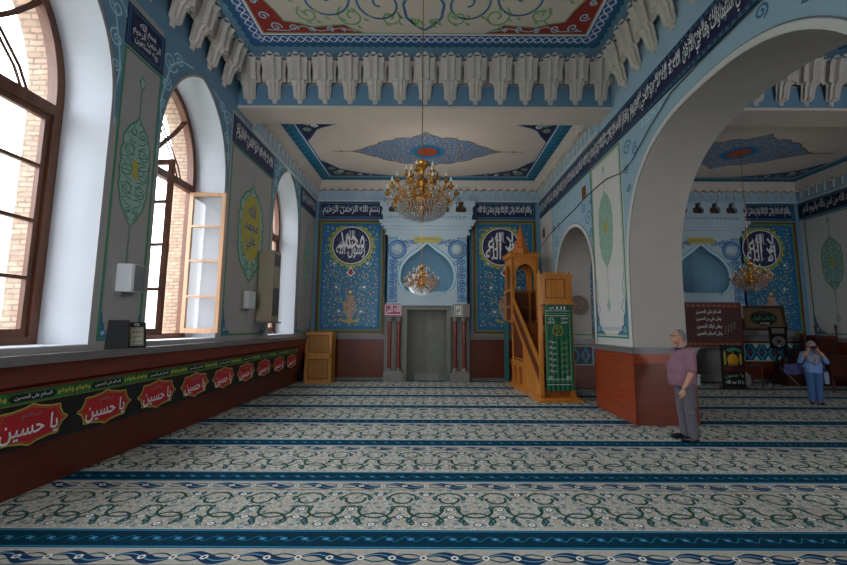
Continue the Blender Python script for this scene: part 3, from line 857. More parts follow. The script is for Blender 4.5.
# ---------------- mihrab
def mihrab(cx, label, hw_=1.44, qs=(.94, 1.24)):
    root = empty('prayer_niche', (cx, YB, 0), label=label, cat='mihrab', group='prayer niches of the two halls')
    def T(u, v, w): return (u, -w, v)
    D = .42
    # upper blue surround with onion-shaped recess
    def onion(n=16):
        ctrl = [(.60, 2.95), (.80, 3.12), (.90, 3.42), (.84, 3.80), (.62, 4.12), (.30, 4.36), (0, 4.62)]
        R = []
        for i in range(len(ctrl)-1):
            p0 = ctrl[max(0, i-1)]; p1 = ctrl[i]; p2 = ctrl[i+1]; p3 = ctrl[min(len(ctrl)-1, i+2)]
            for k in range(5):
                t = k/5
                R.append(tuple(.5*((2*p1[j]) + (-p0[j]+p2[j])*t + (2*p0[j]-5*p1[j]+4*p2[j]-p3[j])*t*t + (-p0[j]+3*p1[j]-3*p2[j]+p3[j])*t**3) for j in (0, 1)))
        R.append(ctrl[-1])
        return R
    H = onion()
    hole = [(.60, 2.75), (.60, 2.95)] + H[1:] + [(-p[0], p[1]) for p in H[::-1][1:]] + [(-.60, 2.75)]
    b = MB(); b.T = T
    P = [(-1.42, 2.55), (-.85, 2.55), (-.85, 2.70), (-.60, 2.75)] + [(-p[0], p[1]) for p in H[1:-1]] + [(0, 4.62)] + [(p[0], p[1]) for p in H[::-1][1:]] + [(.60, 2.75), (.85, 2.70), (.85, 2.55), (1.42, 2.55), (1.42, 4.92), (-1.42, 4.92)]
    P = [(-1.42, 2.55), (-.70, 2.55), (-.60, 2.75)] + [(-p[0], p[1]) for p in H] + [(p[0], p[1]) for p in H[::-1][1:]] + [(.60, 2.75), (.70, 2.55), (1.42, 2.55), (1.42, 4.92), (-1.42, 4.92)]
    b.poly(P, D, MIHB)
    b.prism([(-1.42, 2.55), (-1.36, 2.55), (-1.36, 4.92), (-1.42, 4.92)], 0, D, MIHB); b.prism([(1.36, 2.55), (1.42, 2.55), (1.42, 4.92), (1.36, 4.92)], 0, D, MIHB)
    b.build('niche_surround', root)
    # recess shell
    b = MB(); b.T = T
    pts = [(-.60, 2.75)] + [(-p[0], p[1]) for p in H] + [(p[0], p[1]) for p in H[::-1][1:]] + [(.60, 2.75)]
    rings = []
    for k in range(7):
        t = k/6; sc = cos(t*pi/2)*.999+.001; dep = D - .55*sin(t*pi/2)
        rings.append([(p[0]*sc, 3.2 + (p[1]-3.2)*(sc*.75+.25) if p[1] > 3.2 else p[1], dep) for p in pts])
    n = len(pts)
    for k in range(6):
        b.add(rings[k]+rings[k+1], [(i, i+1, i+1+n, i+n) for i in range(n-1)], MBLUE if False else SBLUE)
    b.T = None
    b.box((-1.0, .145, 2.45), (1.0, .22, 4.75), SBLUE); b.box((-1.0, .003, 2.45), (-.94, .145, 4.75), SBLUE); b.box((.94, .003, 2.45), (1.0, .145, 4.75), SBLUE); b.box((-.94, .003, 2.45), (.94, .145, 2.53), SBLUE); b.box((-.94, .003, 4.68), (.94, .145, 4.75), SBLUE)  # unseen boxes added behind the shell to keep sky light out
    b.build('niche_shell', root)
    b = MB(); b.T = T
    for k, (hw, z0, z1, d) in enumerate(((.62, 2.86, 2.98, D-.04), (.70, 2.76, 2.86, D+.02), (.78, 2.64, 2.76, D+.06), (.88, 2.50, 2.64, D+.09))):
        b.prism([(-hw, z0), (hw, z0), (hw, z1), (-hw, z1)], 0, d, MIHB)
    b.build('niche_base_moulding', root, bevel=0)
    # scroll painting, rosettes, yellow plaque
    b = MB(); b.T = T
    for s in (1, -1):
        b.rect(min(s*1.02, s*1.36), 2.62, max(s*1.02, s*1.36), 4.84, D+.002, mat('filigree_blue', '#86a6bf', .7)); b.frame(min(s*1.02, s*1.36), 2.62, max(s*1.02, s*1.36), 4.84, .025, D, D+.006, MBLUE)
        for q in range(6):
            b.ribbon(spiral(s*1.19, 2.8+q*.24, .13, pi/2*(q % 2), 1.6, s if q % 2 else -s), .036, D+.008, RBLUE)
            b.disc(s*1.19, 2.8+q*.24, .03, D+.009, RBLUE, 8)
        b.ribbon(spiral(s*.72, 4.62, .14, 0, 1.4, s), .03, D+.008, MBLUE); b.ribbon(spiral(s*.5, 4.7, .09, 1, 1.4, s), .025, D+.008, MBLUE)
        b.ribbon(spiral(s*.98, 3.95, .09, 1, 1.4, s), .025, D+.008, MBLUE)
        b.disc(s*1.03, 4.42, .33, D+.007, mat('filigree_blue', '#86a6bf', .7), 24); b.ring(s*1.03, 4.42, .30, .05, D+.008, RBLUE, 24)
        for q in range(5): b.ribbon(spiral(s*(.9-.13*q), 4.72-.02*q, .07, q, 1.3, s), .022, D+.009, RBLUE)
        b.ring(s*1.03, 4.42, .23, .03, D+.008, RBLUE, 24)
    b.ribbon([(-p[0]*1.05, 3.2+(p[1]-3.2)*1.05) for p in H] + [(p[0]*1.05, 3.2+(p[1]-3.2)*1.05) for p in H[::-1][1:]], .05, D+.006, PBLUE)
    b.ribbon([(-p[0]*1.10, 3.2+(p[1]-3.2)*1.09) for p in H] + [(p[0]*1.10, 3.2+(p[1]-3.2)*1.09) for p in H[::-1][1:]], .02, D+.006, MBLUE)
    b.build('painted_scrollwork', root)
    for s in (1, -1):
        b = MB(); b.T = lambda u, v, w, s=s: (s*1.03 + u, -(D+w), 4.42+v)
        prof = [(.20, 0), (.19, .05), (.12, .10), (.05, .13), (.0, .14)]
        vs = []; n = 32
        for r, z in prof: vs += [(r*(1+.08*cos(8*2*pi*i/n))*cos(2*pi*i/n), r*(1+.08*cos(8*2*pi*i/n))*sin(2*pi*i/n), z) for i in range(n)]
        b.add(vs, [(k*n+i, k*n+(i+1) % n, (k+1)*n+(i+1) % n, (k+1)*n+i) for k in range(4) for i in range(n)], MIHB)
        b.build('rosette', root, smooth=True)
    b = MB(); b.T = T
    b.prism([(-.42, 4.66), (.42, 4.66), (.47, 4.72), (.47, 4.80), (.42, 4.86), (-.42, 4.86), (-.47, 4.80), (-.47, 4.72)], D, D+.03, YELL)
    b.text(V1, -.38, 4.70, .38, 4.83, D+.034, RBLUE)
    b.build('plaque', root)
    # cornice: stepped, flaring out, crenellated top
    b = MB(); b.T = T
    for hw, z0, z1, d in ((1.45, 4.92, 5.00, D+.03), (1.42, 5.00, 5.12, D+.02), (1.50, 5.12, 5.22, D+.07), (1.58, 5.22, 5.32, D+.13), (1.64, 5.32, 5.42, D+.17), (1.52, 5.42, 5.62, D+.08), (1.56, 5.62, 5.70, D+.12)):
        b.prism([(-hw, z0), (hw, z0), (hw, z1), (-hw, z1)], .09, d, MIHB)
    k = -1.4
    while k < 1.4:
        b.ribbon(spiral(k, 5.52, .06, 0, 1.2, 1, 10), .015, D+.085, MBLUE); k += .14
    b.build('cornice', root)
    for i in range(6):
        u = -1.45 + i*.58
        b = MB(); b.T = T
        b.prism([(u-.15, 5.70), (u+.15, 5.70), (u+.09, 5.84), (u+.13, 5.94), (u+.20, 5.96), (u+.20, 6.14), (u-.20, 6.14), (u-.20, 5.96), (u-.13, 5.94), (u-.09, 5.84)], D-.12, D, MIHB)
        b.build('merlon', root)
    b = MB(); b.T = T
    b.prism([(-1.56, 5.70), (1.56, 5.70), (1.56, 6.14), (-1.56, 6.14)], 0, D-.2, mat('merlon_backing_brown', '#4e3626', .7)); b.build('merlon_backing', root)  # plain brown board showing between the merlons
    # lower stone slab and niche, marble columns
    b = MB(); b.T = T
    for s in (1, -1):
        a0, a1 = sorted((s*.66, s*.80)); b.prism([(a0, 0), (a1, 0), (a1, 2.52), (a0, 2.52)], 0, D+.02, DSTONE)
        a0, a1 = sorted((s*.80, s*hw_)); b.prism([(a0, 0), (a1, 0), (a1, 2.52), (a0, 2.52)], 0, D-.18, STONE)
        b.prism([(a0, 2.12), (a1, 2.12), (a1, 2.56), (a0, 2.56)], 0, D+.03, STONE)
    b.prism([(-.8, 2.36), (.8, 2.36), (.8, 2.52), (-.8, 2.52)], 0, D+.03, DSTONE)
    b.build('stone_surround', root)
    b = MB(); b.T = T
    n = 12
    P = [(cos(pi*i/n)*.66, sin(pi*i/n)*(D-.03)) for i in range(n+1)]
    b.add([(-p[0], 0, D-p[1]) for p in P] + [(-p[0], 2.4, D-p[1]) for p in P], [(i, i+1, i+n+2, i+n+1) for i in range(n)], DSTONE)
    b.prism([(-.66, 0), (.66, 0), (.66, .22), (-.66, .22)], .03, .12, STONE)
    b.build('niche_recess', root)
    for s in (1, -1):
        for q in qs:
            b = MB()
            x, y = s*q, -(D+.0)
            b.lathe([(.062, .42), (.062, 2.0)], (x, y, 0), mat('red_marble', '#7a3a32', .25, var=.35, scale=14, detail=5), 14)
            col = b.build('column', root, smooth=True)
            b = MB()
            b.lathe([(.075, .34), (.085, .37), (.075, .40), (.07, .43)], (x, y, 0), STONE, 14); b.build('column_base', col, smooth=True); b = MB()
            b.lathe([(.065, 1.98), (.08, 2.0), (.07, 2.03), (.11, 2.12)], (x, y, 0), STONE, 14)
            b.build('capital', col, smooth=True)
        b = MB()
        b.box((min(s*.78, s*(hw_-.02)), -(D+.14), 0), (max(s*.78, s*(hw_-.02)), -(D-.2), .28), STONE)
        b.box((min(s*.82, s*(hw_-.06)), -(D+.10), .28), (max(s*.82, s*(hw_-.06)), -(D-.2), .34), STONE)
        b.build('plinth', root)
    return root
mi = mihrab(-.20, 'pale blue stuccoed prayer niche with onion recess, on the main hall axis')
mihrab(9.17, 'dim pale blue prayer niche in the side hall behind the brown banner', 1.24, (.88, 1.08))
# little framed notices on the main niche
def notice(x0, x1, z0, z1, bg, fg, name, label, txt='الله'):
    b = MB(); b.T = lambda u, v, w: (u, YB-.45-w, v)
    b.prism([(x0,z0),(x1,z0),(x1,z1),(x0,z1)], 0, .02, bg); b.frame(x0+.02, z0+.02, x1-.02, z1-.02, .02, .02, .025, fg)
    b.text(txt, x0+.07, z0+.06, x1-.07, z1-.06, .027, fg)
    tag(b.build(name), label, 'sign')
notice(-1.62, -1.04, 2.16, 2.54, mat('pink_print', '#a24468', .6, var=.35, scale=30), WHITEL, 'framed_notice', 'pink and black printed notice over the left niche columns', 'الله اكبر')
notice(.72, 1.0, 2.14, 2.52, mat('white_card', '#d8d8d4', .6), DNAVY, 'white_notice', 'white card with black emblem over the right niche columns', 'هو')

# ================================================================== BEAMS, CEILINGS, MUQARNAS
def muq_unit(b, T):
    """one stalactite: pendant, fluted lower bell, wide fluted upper bell. local u along wall, v up, w out of the wall"""
    prof = [(0, .0, .035), (.02, .0, .05), (.09, .01, .05), (.11, .02, .10), (.125, .03, .125), (.15, .04, .118), (.36, .08, .132), (.40, .11, .150), (.425, .12, .162), (.43, .10, .14),
            (.435, .10, .225), (.46, .10, .236), (.62, .13, .222), (.78, .16, .236), (.86, .20, .258)]
    NF = 5; n = NF*4; R = []
    for z, off, r in prof:
        row = []
        for k in range(n+1):
            a = pi*k/n; ph = (k % 4)
            fl = (1.08, .86, .76, .86)[ph]
            row.append((r*cos(a)*fl, z + (.035 if ph == 2 and z in (.125, .425) else 0), off + r*.8*sin(a)*fl))
        R.append(row)
    for i in range(len(R)-1):
        b.add([T(*p) for p in R[i]+R[i+1]], [(k, k+1, k+n+2, k+n+1) for k in range(n)], MUQ)
    for k in range(NF):
        a0 = pi*(k+.04)/NF; a1 = pi*(k+.96)/NF; z = .86; off = .21; r_ = .262
        p = lambda a, q, rr: T(rr*cos(a), q, off + rr*.8*sin(a))
        am = (a0+a1)/2
        b.add([p(a0, z, r_), p((a0+am)/2, z+.05, r_*.98), p(am, z+.08, r_*.97), p((am+a1)/2, z+.05, r_*.98), p(a1, z, r_)], [(0,1,2,3,4)], MUQ)
    # top cap back to the wall
    top = [T(*q) for q in R[-1]]
    b.add(top + [T(-.26, .86, 0), T(.26, .86, 0)], [(list(range(n+1))+[n+1, n+2])[:]], MUQ)

def big_coffer(dx, idx):
    x0, x1 = XL+dx, XR+dx; y0, y1 = 2.67, 7.95; zt = 6.50
    b = MB()
    N = 14; st = (x1-x0)/(N+.9)
    for k in range(N+1):
        u = x0 + st*.45 + k*st
        if k in (0, N) : pass
        muq_unit(b, lambda a, v, w, u=u: (u+a, y1-w, zt+v))
    M = 10; sy = (y1-y0)/(M)
    for k in range(M-1):
        u = y1 - .62 - k*.52
        if u < y0+.3: break
        muq_unit(b, lambda a, v, w, u=u: (x0+w, u+a, zt+v))
        muq_unit(b, lambda a, v, w, u=u: (x1-w, u+a, zt+v))
    b.build('trim_%d' % (10+idx), kind='structure')
    # cove + ceiling painting
    b = MB(); b.T = lambda u, v, w: (u, v, ZC1-w)
    b.rect(x0-.1, y0-.1, x1+.1, y1+.1, 0, SBLUE)
    cx = (x0+x1)/2; cy = (y0+y1)/2
    hx = 3.46; hy = 2.06
    R = lambda a: [(cx-hx+a, cy-hy+a), (cx+hx-a, cy-hy+a), (cx+hx-a, cy+hy-a), (cx-hx+a, cy+hy-a)]
    # scalloped royal blue outer border
    def edge(a, amp, m, w):
        P = R(a); O = []
        for i in range(4):
            p, q = P[i], P[(i+1) % 4]; L = sqrt((q[0]-p[0])**2+(q[1]-p[1])**2); n = int(L/.16)
            dxx, dyy = (q[0]-p[0])/L, (q[1]-p[1])/L
            for k in range(n*2):
                t = L*k/(n*2); o = amp*(k % 2)
                O.append((p[0]+dxx*t + dyy*o, p[1]+dyy*t - dxx*o))
        b.poly(O, w, m)
    edge(.0, .05, DTEAL, .004); edge(.07, .0, RBLUE, .006)
    for i in range(4):
        P = R(.19); p, q = P[i], P[(i+1) % 4]; L = sqrt((q[0]-p[0])**2+(q[1]-p[1])**2); n = int(L/.05)
        ux, uy = (q[0]-p[0])/L, (q[1]-p[1])/L
        for ph in (0, pi):
            b.ribbon([(p[0]+ux*L*k/n - uy*.075*sin(ph+k*.05*2*pi/.32), p[1]+uy*L*k/n + ux*.075*sin(ph+k*.05*2*pi/.32)) for k in range(n+1)], .024, .010, WHITEL)
    P = R(.30); b.poly(P, .012, WHITEL); P = R(.335); b.poly(P, .014, CBEIGE)
    b.ribbon(R(.36), .03, .016, LGREEN, closed=True)
    e = .37
    for sx in (1, -1):
        for sy in (1, -1):
            ox, oy = cx+sx*(hx-e), cy+sy*(hy-e)
            Q = [(0,0), (1.95,0), (1.72,.12), (1.6,.22), (1.0,.16), (.78,.25), (.5,.3), (.42,.55), (.24,.95), (.13,1.3), (0,1.6)]
            b.poly([(ox-sx*p[0], oy-sy*p[1]) for p in Q], .018, REDP)
            b.ribbon([(ox-sx*p[0], oy-sy*p[1]) for p in Q[1:]], .03, .021, LGREEN)
            for (a, c, r) in ((.3, .16, .11), (.62, .13, .09), (.95, .09, .06), (1.3, .11, .07), (.17, .42, .1), (.14, .75, .07), (.1, 1.05, .05), (1.55, .1, .05)):
                b.ribbon(spiral(ox-sx*a, oy-sy*c, r, a, 1.4, sx), .026, .022, PBLUE)
            b.ribbon([(ox-sx*.1, oy-sy*.08), (ox-sx*.5, oy-sy*.06), (ox-sx*.8, oy-sy*.18), (ox-sx*1.1, oy-sy*.05), (ox-sx*1.5, oy-sy*.13), (ox-sx*1.8, oy-sy*.05)], .022, .022, PBLUE)
    # blue and green scroll field
    for sy in (1, -1):
        for sx in (1, -1):
            yb = cy+sy*(hy-.45)
            b.ribbon([(cx, yb), (cx+sx*.14, yb-sy*.1), (cx+sx*.32, yb-sy*.3), (cx+sx*.36, yb-sy*.6), (cx+sx*.18, yb-sy*.95), (cx, yb-sy*1.2)], .055, .018, MBLUE)
            for (a, c, r, m, k) in ((.75, .62, .46, MBLUE, 1), (1.75, .75, .52, MBLUE, -1), (.62, .30, .2, LGREEN, -1), (1.32, .33, .26, LGREEN, 1), (2.1, .38, .2, LGREEN, 1), (.16, .22, .09, LGREEN, 1), (1.2, 1.0, .3, LGREEN, 1), (2.45, .95, .3, MBLUE, 1)):
                b.ribbon(spiral(cx+sx*a, yb-sy*c, r, -sy*pi/2 + .6*k*sx, 1.35, k*sx, 34), .04, .018, m)
                for j in range(4):
                    an = j*1.7 + a
                    x_, y_ = cx+sx*a + r*.8*cos(an), yb-sy*c + r*.8*sin(an)
                    b.poly([(x_, y_), (x_+.07, y_+.03), (x_+.12, y_+.1), (x_+.03, y_+.07)], .02, LGREEN)
    b.build('ceiling' if not dx else 'ceiling_annex', kind='structure')
    # fascias
    b = MB()
    b.box((x0-.1, y0-.12, 6.5), (x1+.1, y0, ZC1+.1), SBLUE)
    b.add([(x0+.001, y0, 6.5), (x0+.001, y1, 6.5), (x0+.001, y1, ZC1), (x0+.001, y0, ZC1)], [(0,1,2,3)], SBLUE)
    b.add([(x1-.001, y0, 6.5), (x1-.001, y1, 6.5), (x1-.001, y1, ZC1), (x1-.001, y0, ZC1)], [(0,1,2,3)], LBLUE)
    b.build('trim_%d' % (20+idx), kind='structure')

def beam(dx, y0, y1, nm):
    b = MB()
    x0, x1 = XL+dx, XR+dx
    b.box((x0-.05, y0, ZB), (x1+.05, y1, 7.6), CBEIGE)
    b.box((x0, y0-.006, 6.46), (x1, y0, 7.5), SBLUE); b.box((x0, y0-.012, 6.93), (x1, y0-.004, 7.34), BEIGE)  # beige strip stands in for the shade between the upper bells
    b.box((x0, y0-.03, ZB), (x1, y0, 6.46), CBEIGE)
    b.build(nm, kind='structure')

def small_coffer(dx, idx):
    x0, x1 = XL+dx, XR+dx; y0, y1 = 8.58, YB
    b = MB(); b.T = lambda u, v, w: (u, v, ZC2-w)
    b.rect(x0, y0, x1, y1, 0, SBLUE)
    cx, cy = (x0+x1)/2, (y0+y1)/2; hx, hy = (x1-x0)/2-.16, (y1-y0)/2-.16
    R = lambda a: [(cx-hx+a, cy-hy+a), (cx+hx-a, cy-hy+a), (cx+hx-a, cy+hy-a), (cx-hx+a, cy+hy-a)]
    b.poly(R(0), .004, DTEAL); b.poly(R(.10), .006, TEAL)
    P = R(.10)
    for i in range(4):
        p, q = P[i], P[(i+1) % 4]; L = sqrt((q[0]-p[0])**2+(q[1]-p[1])**2); n = int(L/.24); ux, uy = (q[0]-p[0])/L, (q[1]-p[1])/L
        for k in range(n):
            t = (k+.1)*L/n
            a = (p[0]+ux*t, p[1]+uy*t)
            f = lambda s_, d_: (a[0]+ux*s_-uy*d_, a[1]+uy*s_+ux*d_)
            b.poly([f(0,0), f(.13,0), f(.19,.14), f(.15,.2), f(.1,.14), f(.04,.1)], .009, DTEAL)
    b.poly(R(.42), .011, WHITEL); b.poly(R(.455), .013, RBLUE); b.poly(R(.50), .015, CBEIGE)
    e = .50
    for sx in (1, -1):
        for sy in (1, -1):
            ox, oy = cx+sx*(hx-e), cy+sy*(hy-e)
            Q = [(0,0), (2.3,0), (1.9,.06), (1.2,.24), (.6,.5), (.42,.62), (.2,.98), (0,1.25)]
            b.poly([(ox-sx*p[0], oy-sy*p[1]) for p in Q], .017, NAVY)
            b.ribbon([(ox-sx*p[0], oy-sy*p[1]) for p in Q[1:]], .035, .02, MBLUE)
            for (a, c, r, m) in ((.3, .28, .17, LGREEN), (.65, .2, .13, OCHRE), (1.0, .14, .09, PBLUE), (.17, .62, .12, LGREEN), (1.35, .09, .06, LGREEN), (.42, .42, .1, PBLUE)):
                b.disc(ox-sx*a, oy-sy*c, r*.8, .019, m, 12)
                b.ribbon(spiral(ox-sx*a, oy-sy*c, r, a, 1.3, sx), .028, .022, TURQ if m is not PBLUE else WHITEL)
                b.disc(ox-sx*a, oy-sy*c, r*.25, .024, REDP, 8)
    # central cusped cartouche
    cyy = 11.14
    H = [(2.05, 0), (1.9, .02), (1.72, .12), (1.5, .3), (1.28, .42), (1.18, .56), (1.0, .66), (.82, .68), (.74, .80), (.55, .84), (.36, .80), (.28, .90), (.14, .98), (0, 1.16)]
    O = H + [(-p[0], p[1]) for p in H[::-1][1:]] + [(-p[0], -p[1]) for p in H[1:]] + [(p[0], -p[1]) for p in H[::-1][1:-1]]
    O = [(cx-.02 + p[0]*1.12, cyy + p[1]*1.03) for p in O]
    b.poly(O, .017, CTILE); b.ribbon(O, .04, .02, OCHRE, closed=True)
    for s in (1, -1):
        b.ribbon([(cx+s*2.2, cyy), (cx+s*2.85, cyy)], .03, .02, OCHRE); b.disc(cx+s*2.55, cyy, .05, .021, OCHRE, 8)
        for (a, c, r) in ((.55, .35, .26), (1.0, .2, .22), (1.4, .0, .2), (.5, -.4, .26), (1.0, -.3, .18)):
            b.ribbon(spiral(cx+s*a, cyy+c, r, a, 1.3, s), .022, .021, OCHRE)
    for k in range(24):
        a = 2*pi*k/24
        b.poly([(cx+.42*cos(a-.13), cyy+.36*sin(a-.13)), (cx+.60*cos(a), cyy+.5*sin(a)), (cx+.42*cos(a+.13), cyy+.36*sin(a+.13))], .022, RBLUE if k % 2 else TEAL)
    b.disc(cx, cyy, .45, .024, TEAL, 28); b.disc(cx, cyy, .38, .026, RBLUE, 28); b.disc(cx, cyy, .30, .028, DGOLD, 24)
    b.build('ceiling_far' + ('_annex' if dx else ''), kind='structure')
    # cornice: little arcade frieze on three walls, sloping beige band
    b = MB()
    def run(T, L):
        b.T = T
        b.add([(0, 6.24, .01), (L, 6.24, .01), (L, 6.62, .05), (0, 6.62, .05)], [(0,1,2,3)], LBLUE)
        b.add([(0, 6.22, 0), (L, 6.22, 0), (L, 6.22, .06), (0, 6.22, .06)], [(0,1,2,3)], TWHITE)
        b.add([(0, 6.22, .06), (L, 6.22, .06), (L, 6.26, .06), (0, 6.26, .06)], [(0,1,2,3)], TWHITE)
        n = int(L/.28); s = L/n
        for k in range(n):
            u = k*s
            pts = [(u, 6.62), (u, 6.56), (u+s*.12, 6.50), (u+s*.2, 6.36), (u+s*.26, 6.50), (u+s*.4, 6.58), (u+s*.5, 6.62)]
            pts2 = [(u+s*.5, 6.62), (u+s*.6, 6.58), (u+s*.74, 6.50), (u+s*.8, 6.36), (u+s*.88, 6.50), (u+s, 6.56), (u+s, 6.62)]
            b.prism([(u+s*.02, 6.62), (u+s*.10, 6.52), (u+s*.16, 6.36), (u+s*.22, 6.52), (u+s*.40, 6.62)], .03, .07, MUQ)
            b.prism([(u+s*.30, 6.70), (u+s*.34, 6.60), (u+s*.70, 6.60), (u+s*.74, 6.70)], .05, .14, MUQ)
            b.prism([(u+s*.04, 6.92), (u+s*.04, 6.66), (u+s*.5, 6.60), (u+s*.96, 6.66), (u+s*.96, 6.92)], .05, .16, CBEIGE)
        b.add([(0, 6.70, .14), (L, 6.70, .14), (L, ZC2, .24), (0, ZC2, .24)], [(0,1,2,3)], MUQ)
    run(lambda u, v, w: (x0+u, YB-w, v), x1-x0)
    run(lambda u, v, w: (x0+w, y0+u, v), YB-y0)
    run(lambda u, v, w: (x1-w, y0+u, v), YB-y0)
    b.T = None
    b.build('trim_%d' % (30+idx), kind='structure')

for i, d in enumerate((0, DX)):
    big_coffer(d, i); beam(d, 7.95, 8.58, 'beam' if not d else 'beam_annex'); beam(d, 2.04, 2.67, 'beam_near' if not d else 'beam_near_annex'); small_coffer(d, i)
b = MB(); b.box((-5.3, YF-.1, 7.55), (AX1+.3, YB+.3, 7.8), CBEIGE); b.build('roof_slab', kind='structure')
b = MB(); b.box((-5, YF, 7.0), (AX1, 2.04, 7.1), CBEIGE); b.build('ceiling_near', kind='structure')

# annex right wall decoration
b = MB(); b.T = lambda u, v, w: (AX1-w, -u, v)
b.prism([(-YB, ZF0), (-YF, ZF0), (-YF, ZF1), (-YB, ZF1)], 0, .02, DNAVY)
b.frame(-YB, ZF0+.02, -YF, ZF1-.02, .05, .02, .024, MBLUE)
b.text(V5, -13.5, ZF0+.1, -11.2, ZF1-.1, .026, WHITEL); b.text(V6, -11.1, ZF0+.1, -8.6, ZF1-.1, .026, WHITEL); b.text(V3, -8.5, ZF0+.1, -5, ZF1-.1, .026, WHITEL)
b.rect(-YB, ZF1, -YF, 6.50, .001, SBLUE)
b.frame(-13.5, 1.6, -10.6, ZF0-.02, .04, 0, .004, GREEN)
medallion(b, -12.68, 3.95, .80, 1.8, .003); stem_bud(b, -12.68, 4.85, 5.3, .003); stem_bud(b, -12.68, 3.05, 2.2, .003, r=.1)
corner_motif(b, -13.46, 1.64, 1, .35, .003); corner_motif(b, -10.64, 1.64, -1, .35, .003)
b.prism([(-YB, 0), (-YF, 0), (-YF, 1.36), (-YB, 1.36)], 0, .05, REDWX); b.prism([(-YB, 1.36), (-YF, 1.36), (-YF, 1.5), (-YB, 1.5)], 0, .1, SILL)
b.build('trim_5', kind='structure')
# ================================================================== CHANDELIERS
def octa(b, x, y, z, r, h, m):
    b.add([(x+r,y,z),(x,y+r,z),(x-r,y,z),(x,y-r,z),(x,y,z+h*.35),(x,y,z-h*.65)], [(0,1,4),(1,2,4),(2,3,4),(3,0,4),(1,0,5),(2,1,5),(3,2,5),(0,3,5)], m)
def chandelier(label):
    rnd = random.Random(3)
    root = empty('chandelier', label=label, cat='chandelier', group='gilded crystal chandeliers')
    b = MB()
    b.lathe([(.0,.06),(.03,.08),(.05,.14),(.02,.18),(.03,.24),(.08,.30),(.09,.36),(.03,.42),(.025,.50),(.06,.56),(.065,.60),(.02,.66),(.03,.74),(.07,.80),(.12,.84),(.10,.86),(.02,.88),(.0,.93)], (0,0,0), GOLD, 16, .08, 8)
    b.build('stem', root, smooth=True)
    b = MB(); b.tube([(0,0,.90),(0,0,2.0),(0,0,3.3)], .007, GOLD, 6); b.build('cord', root)
    def arm(n, r, z0, z1, off, sc):
        first = None
        for k in range(n):
            a = 2*pi*(k+off)/n
            if first is None:
                A = MB()
                P = []
                for i in range(17):
                    t = i/16
                    P.append((.04 + (r-.04)*t, 0, z0 + (z1-z0)*t - .11*sin(pi*t)*(1 if t < .75 else .8) + .03*sin(2*pi*t)))
                A.tube(P, [.013 - .005*i/16 for i in range(17)], GOLD, 7)
                A.tube([(p[0], 0, p[2]+.055+.02*sin(6*i)) for i, p in enumerate(P[3:13])], .006, GOLD, 5)
                Q = [(r*.62+.05*cos(t), 0, (z0+z1)/2+.02+.05*sin(t)) for t in [2*pi*i/12 for i in range(13)]]
                A.tube(Q, .007, GOLD, 5)
                A.lathe([(.0,-.02),(.02,-.01),(.042,.015),(.046,.022),(.02,.02),(.013,.03),(.013,.085)], (r,0,z1), GOLD, 12)
                first = A.build('arm', root, smooth=True); o = first
                B = MB(); B.lathe([(.0,.085),(.010,.09),(.014,.11),(.009,.135),(.0,.16)], (r,0,z1), mat('frosted_bulb', '#e8e4da', .3), 8); B.build('bulb', o, smooth=True)
            else: o = copy_tree(first, root)
            o.rotation_euler = (0, 0, a)
    arm(10, .48, .24, .40, 0, 1); arm(8, .36, .36, .53, .5, 1); arm(6, .22, .50, .66, .2, 1)
    b = MB()
    for (n, r, z, off) in ((10, .48, .38, 0), (8, .36, .51, .5), (6, .22, .64, .2)):
        for k in range(n):
            a = 2*pi*(k+off)/n
            for j in range(7):
                aa = j*2*pi/7
                octa(b, r*cos(a)+.042*cos(aa), r*sin(a)+.042*sin(aa), z-.03-.03*(j % 2), .009, .055, CRYSTAL)
            octa(b, r*cos(a), r*sin(a), z-.10, .016, .09, CRYSTAL)
            # swags between arms
            a2 = 2*pi*(k+1+off)/n
            for j in range(1, 7):
                t = j/7; rr = r*(1-.12*sin(pi*t)); an = a+(a2-a)*t
                octa(b, rr*cos(an), rr*sin(an), z+.0-.09*sin(pi*t), .009, .03, CRYSTAL)
            for j in range(1, 8):
                t = j/8; octa(b, r*(1-t)*cos(a)+.03*cos(a), r*(1-t)*sin(a)+.03*sin(a), z+.02+.18*t*t, .008, .026, CRYSTAL)
    for i in range(9):
        t = i/8; R = .34*cos(t*pi/2*.96); z = .24 - .17*sin(t*pi/2); n = max(3, int(R*2*pi/.045))
        for k in range(n):
            a = 2*pi*(k+.5*(i % 2))/n
            octa(b, R*cos(a), R*sin(a), z, .013, .075+.02*rnd.random(), CRYSTAL)
    octa(b, 0, 0, .05, .022, .1, CRYSTAL)
    for k in range(16):
        a = 2*pi*k/16; octa(b, .125*cos(a), .125*sin(a), .81, .009, .05, CRYSTAL)
    tag(b.build('crystal_drops', root), kind='stuff')
    return root
ch = chandelier('large gilded crystal chandelier nearest the viewer, high before the beam')
ch.location = (-.16, 5.31, 3.22)
c2 = copy_tree(ch); c2.location = (-.33, 11.14, 2.66); c2['label'] = 'smaller gilded chandelier hanging in front of the main prayer niche'
c3 = copy_tree(ch); c3.location = (9.05, 11.14, 2.79); c3['label'] = 'dim gilded chandelier in the side hall seen through the big arch'
for c_, s_ in ((c2, (ZC2-2.66-.03)/3.3), (c3, (ZC2-2.79-.03)/3.3), (ch, (ZC1-3.22-.03)/3.3)):
    for o in c_.children:
        if o.name.startswith('cord'):
            o.location = (0, 0, .9*(1-(s_*3.3-.9)/2.4)); o.scale = (1, 1, (s_*3.3-.9)/2.4)

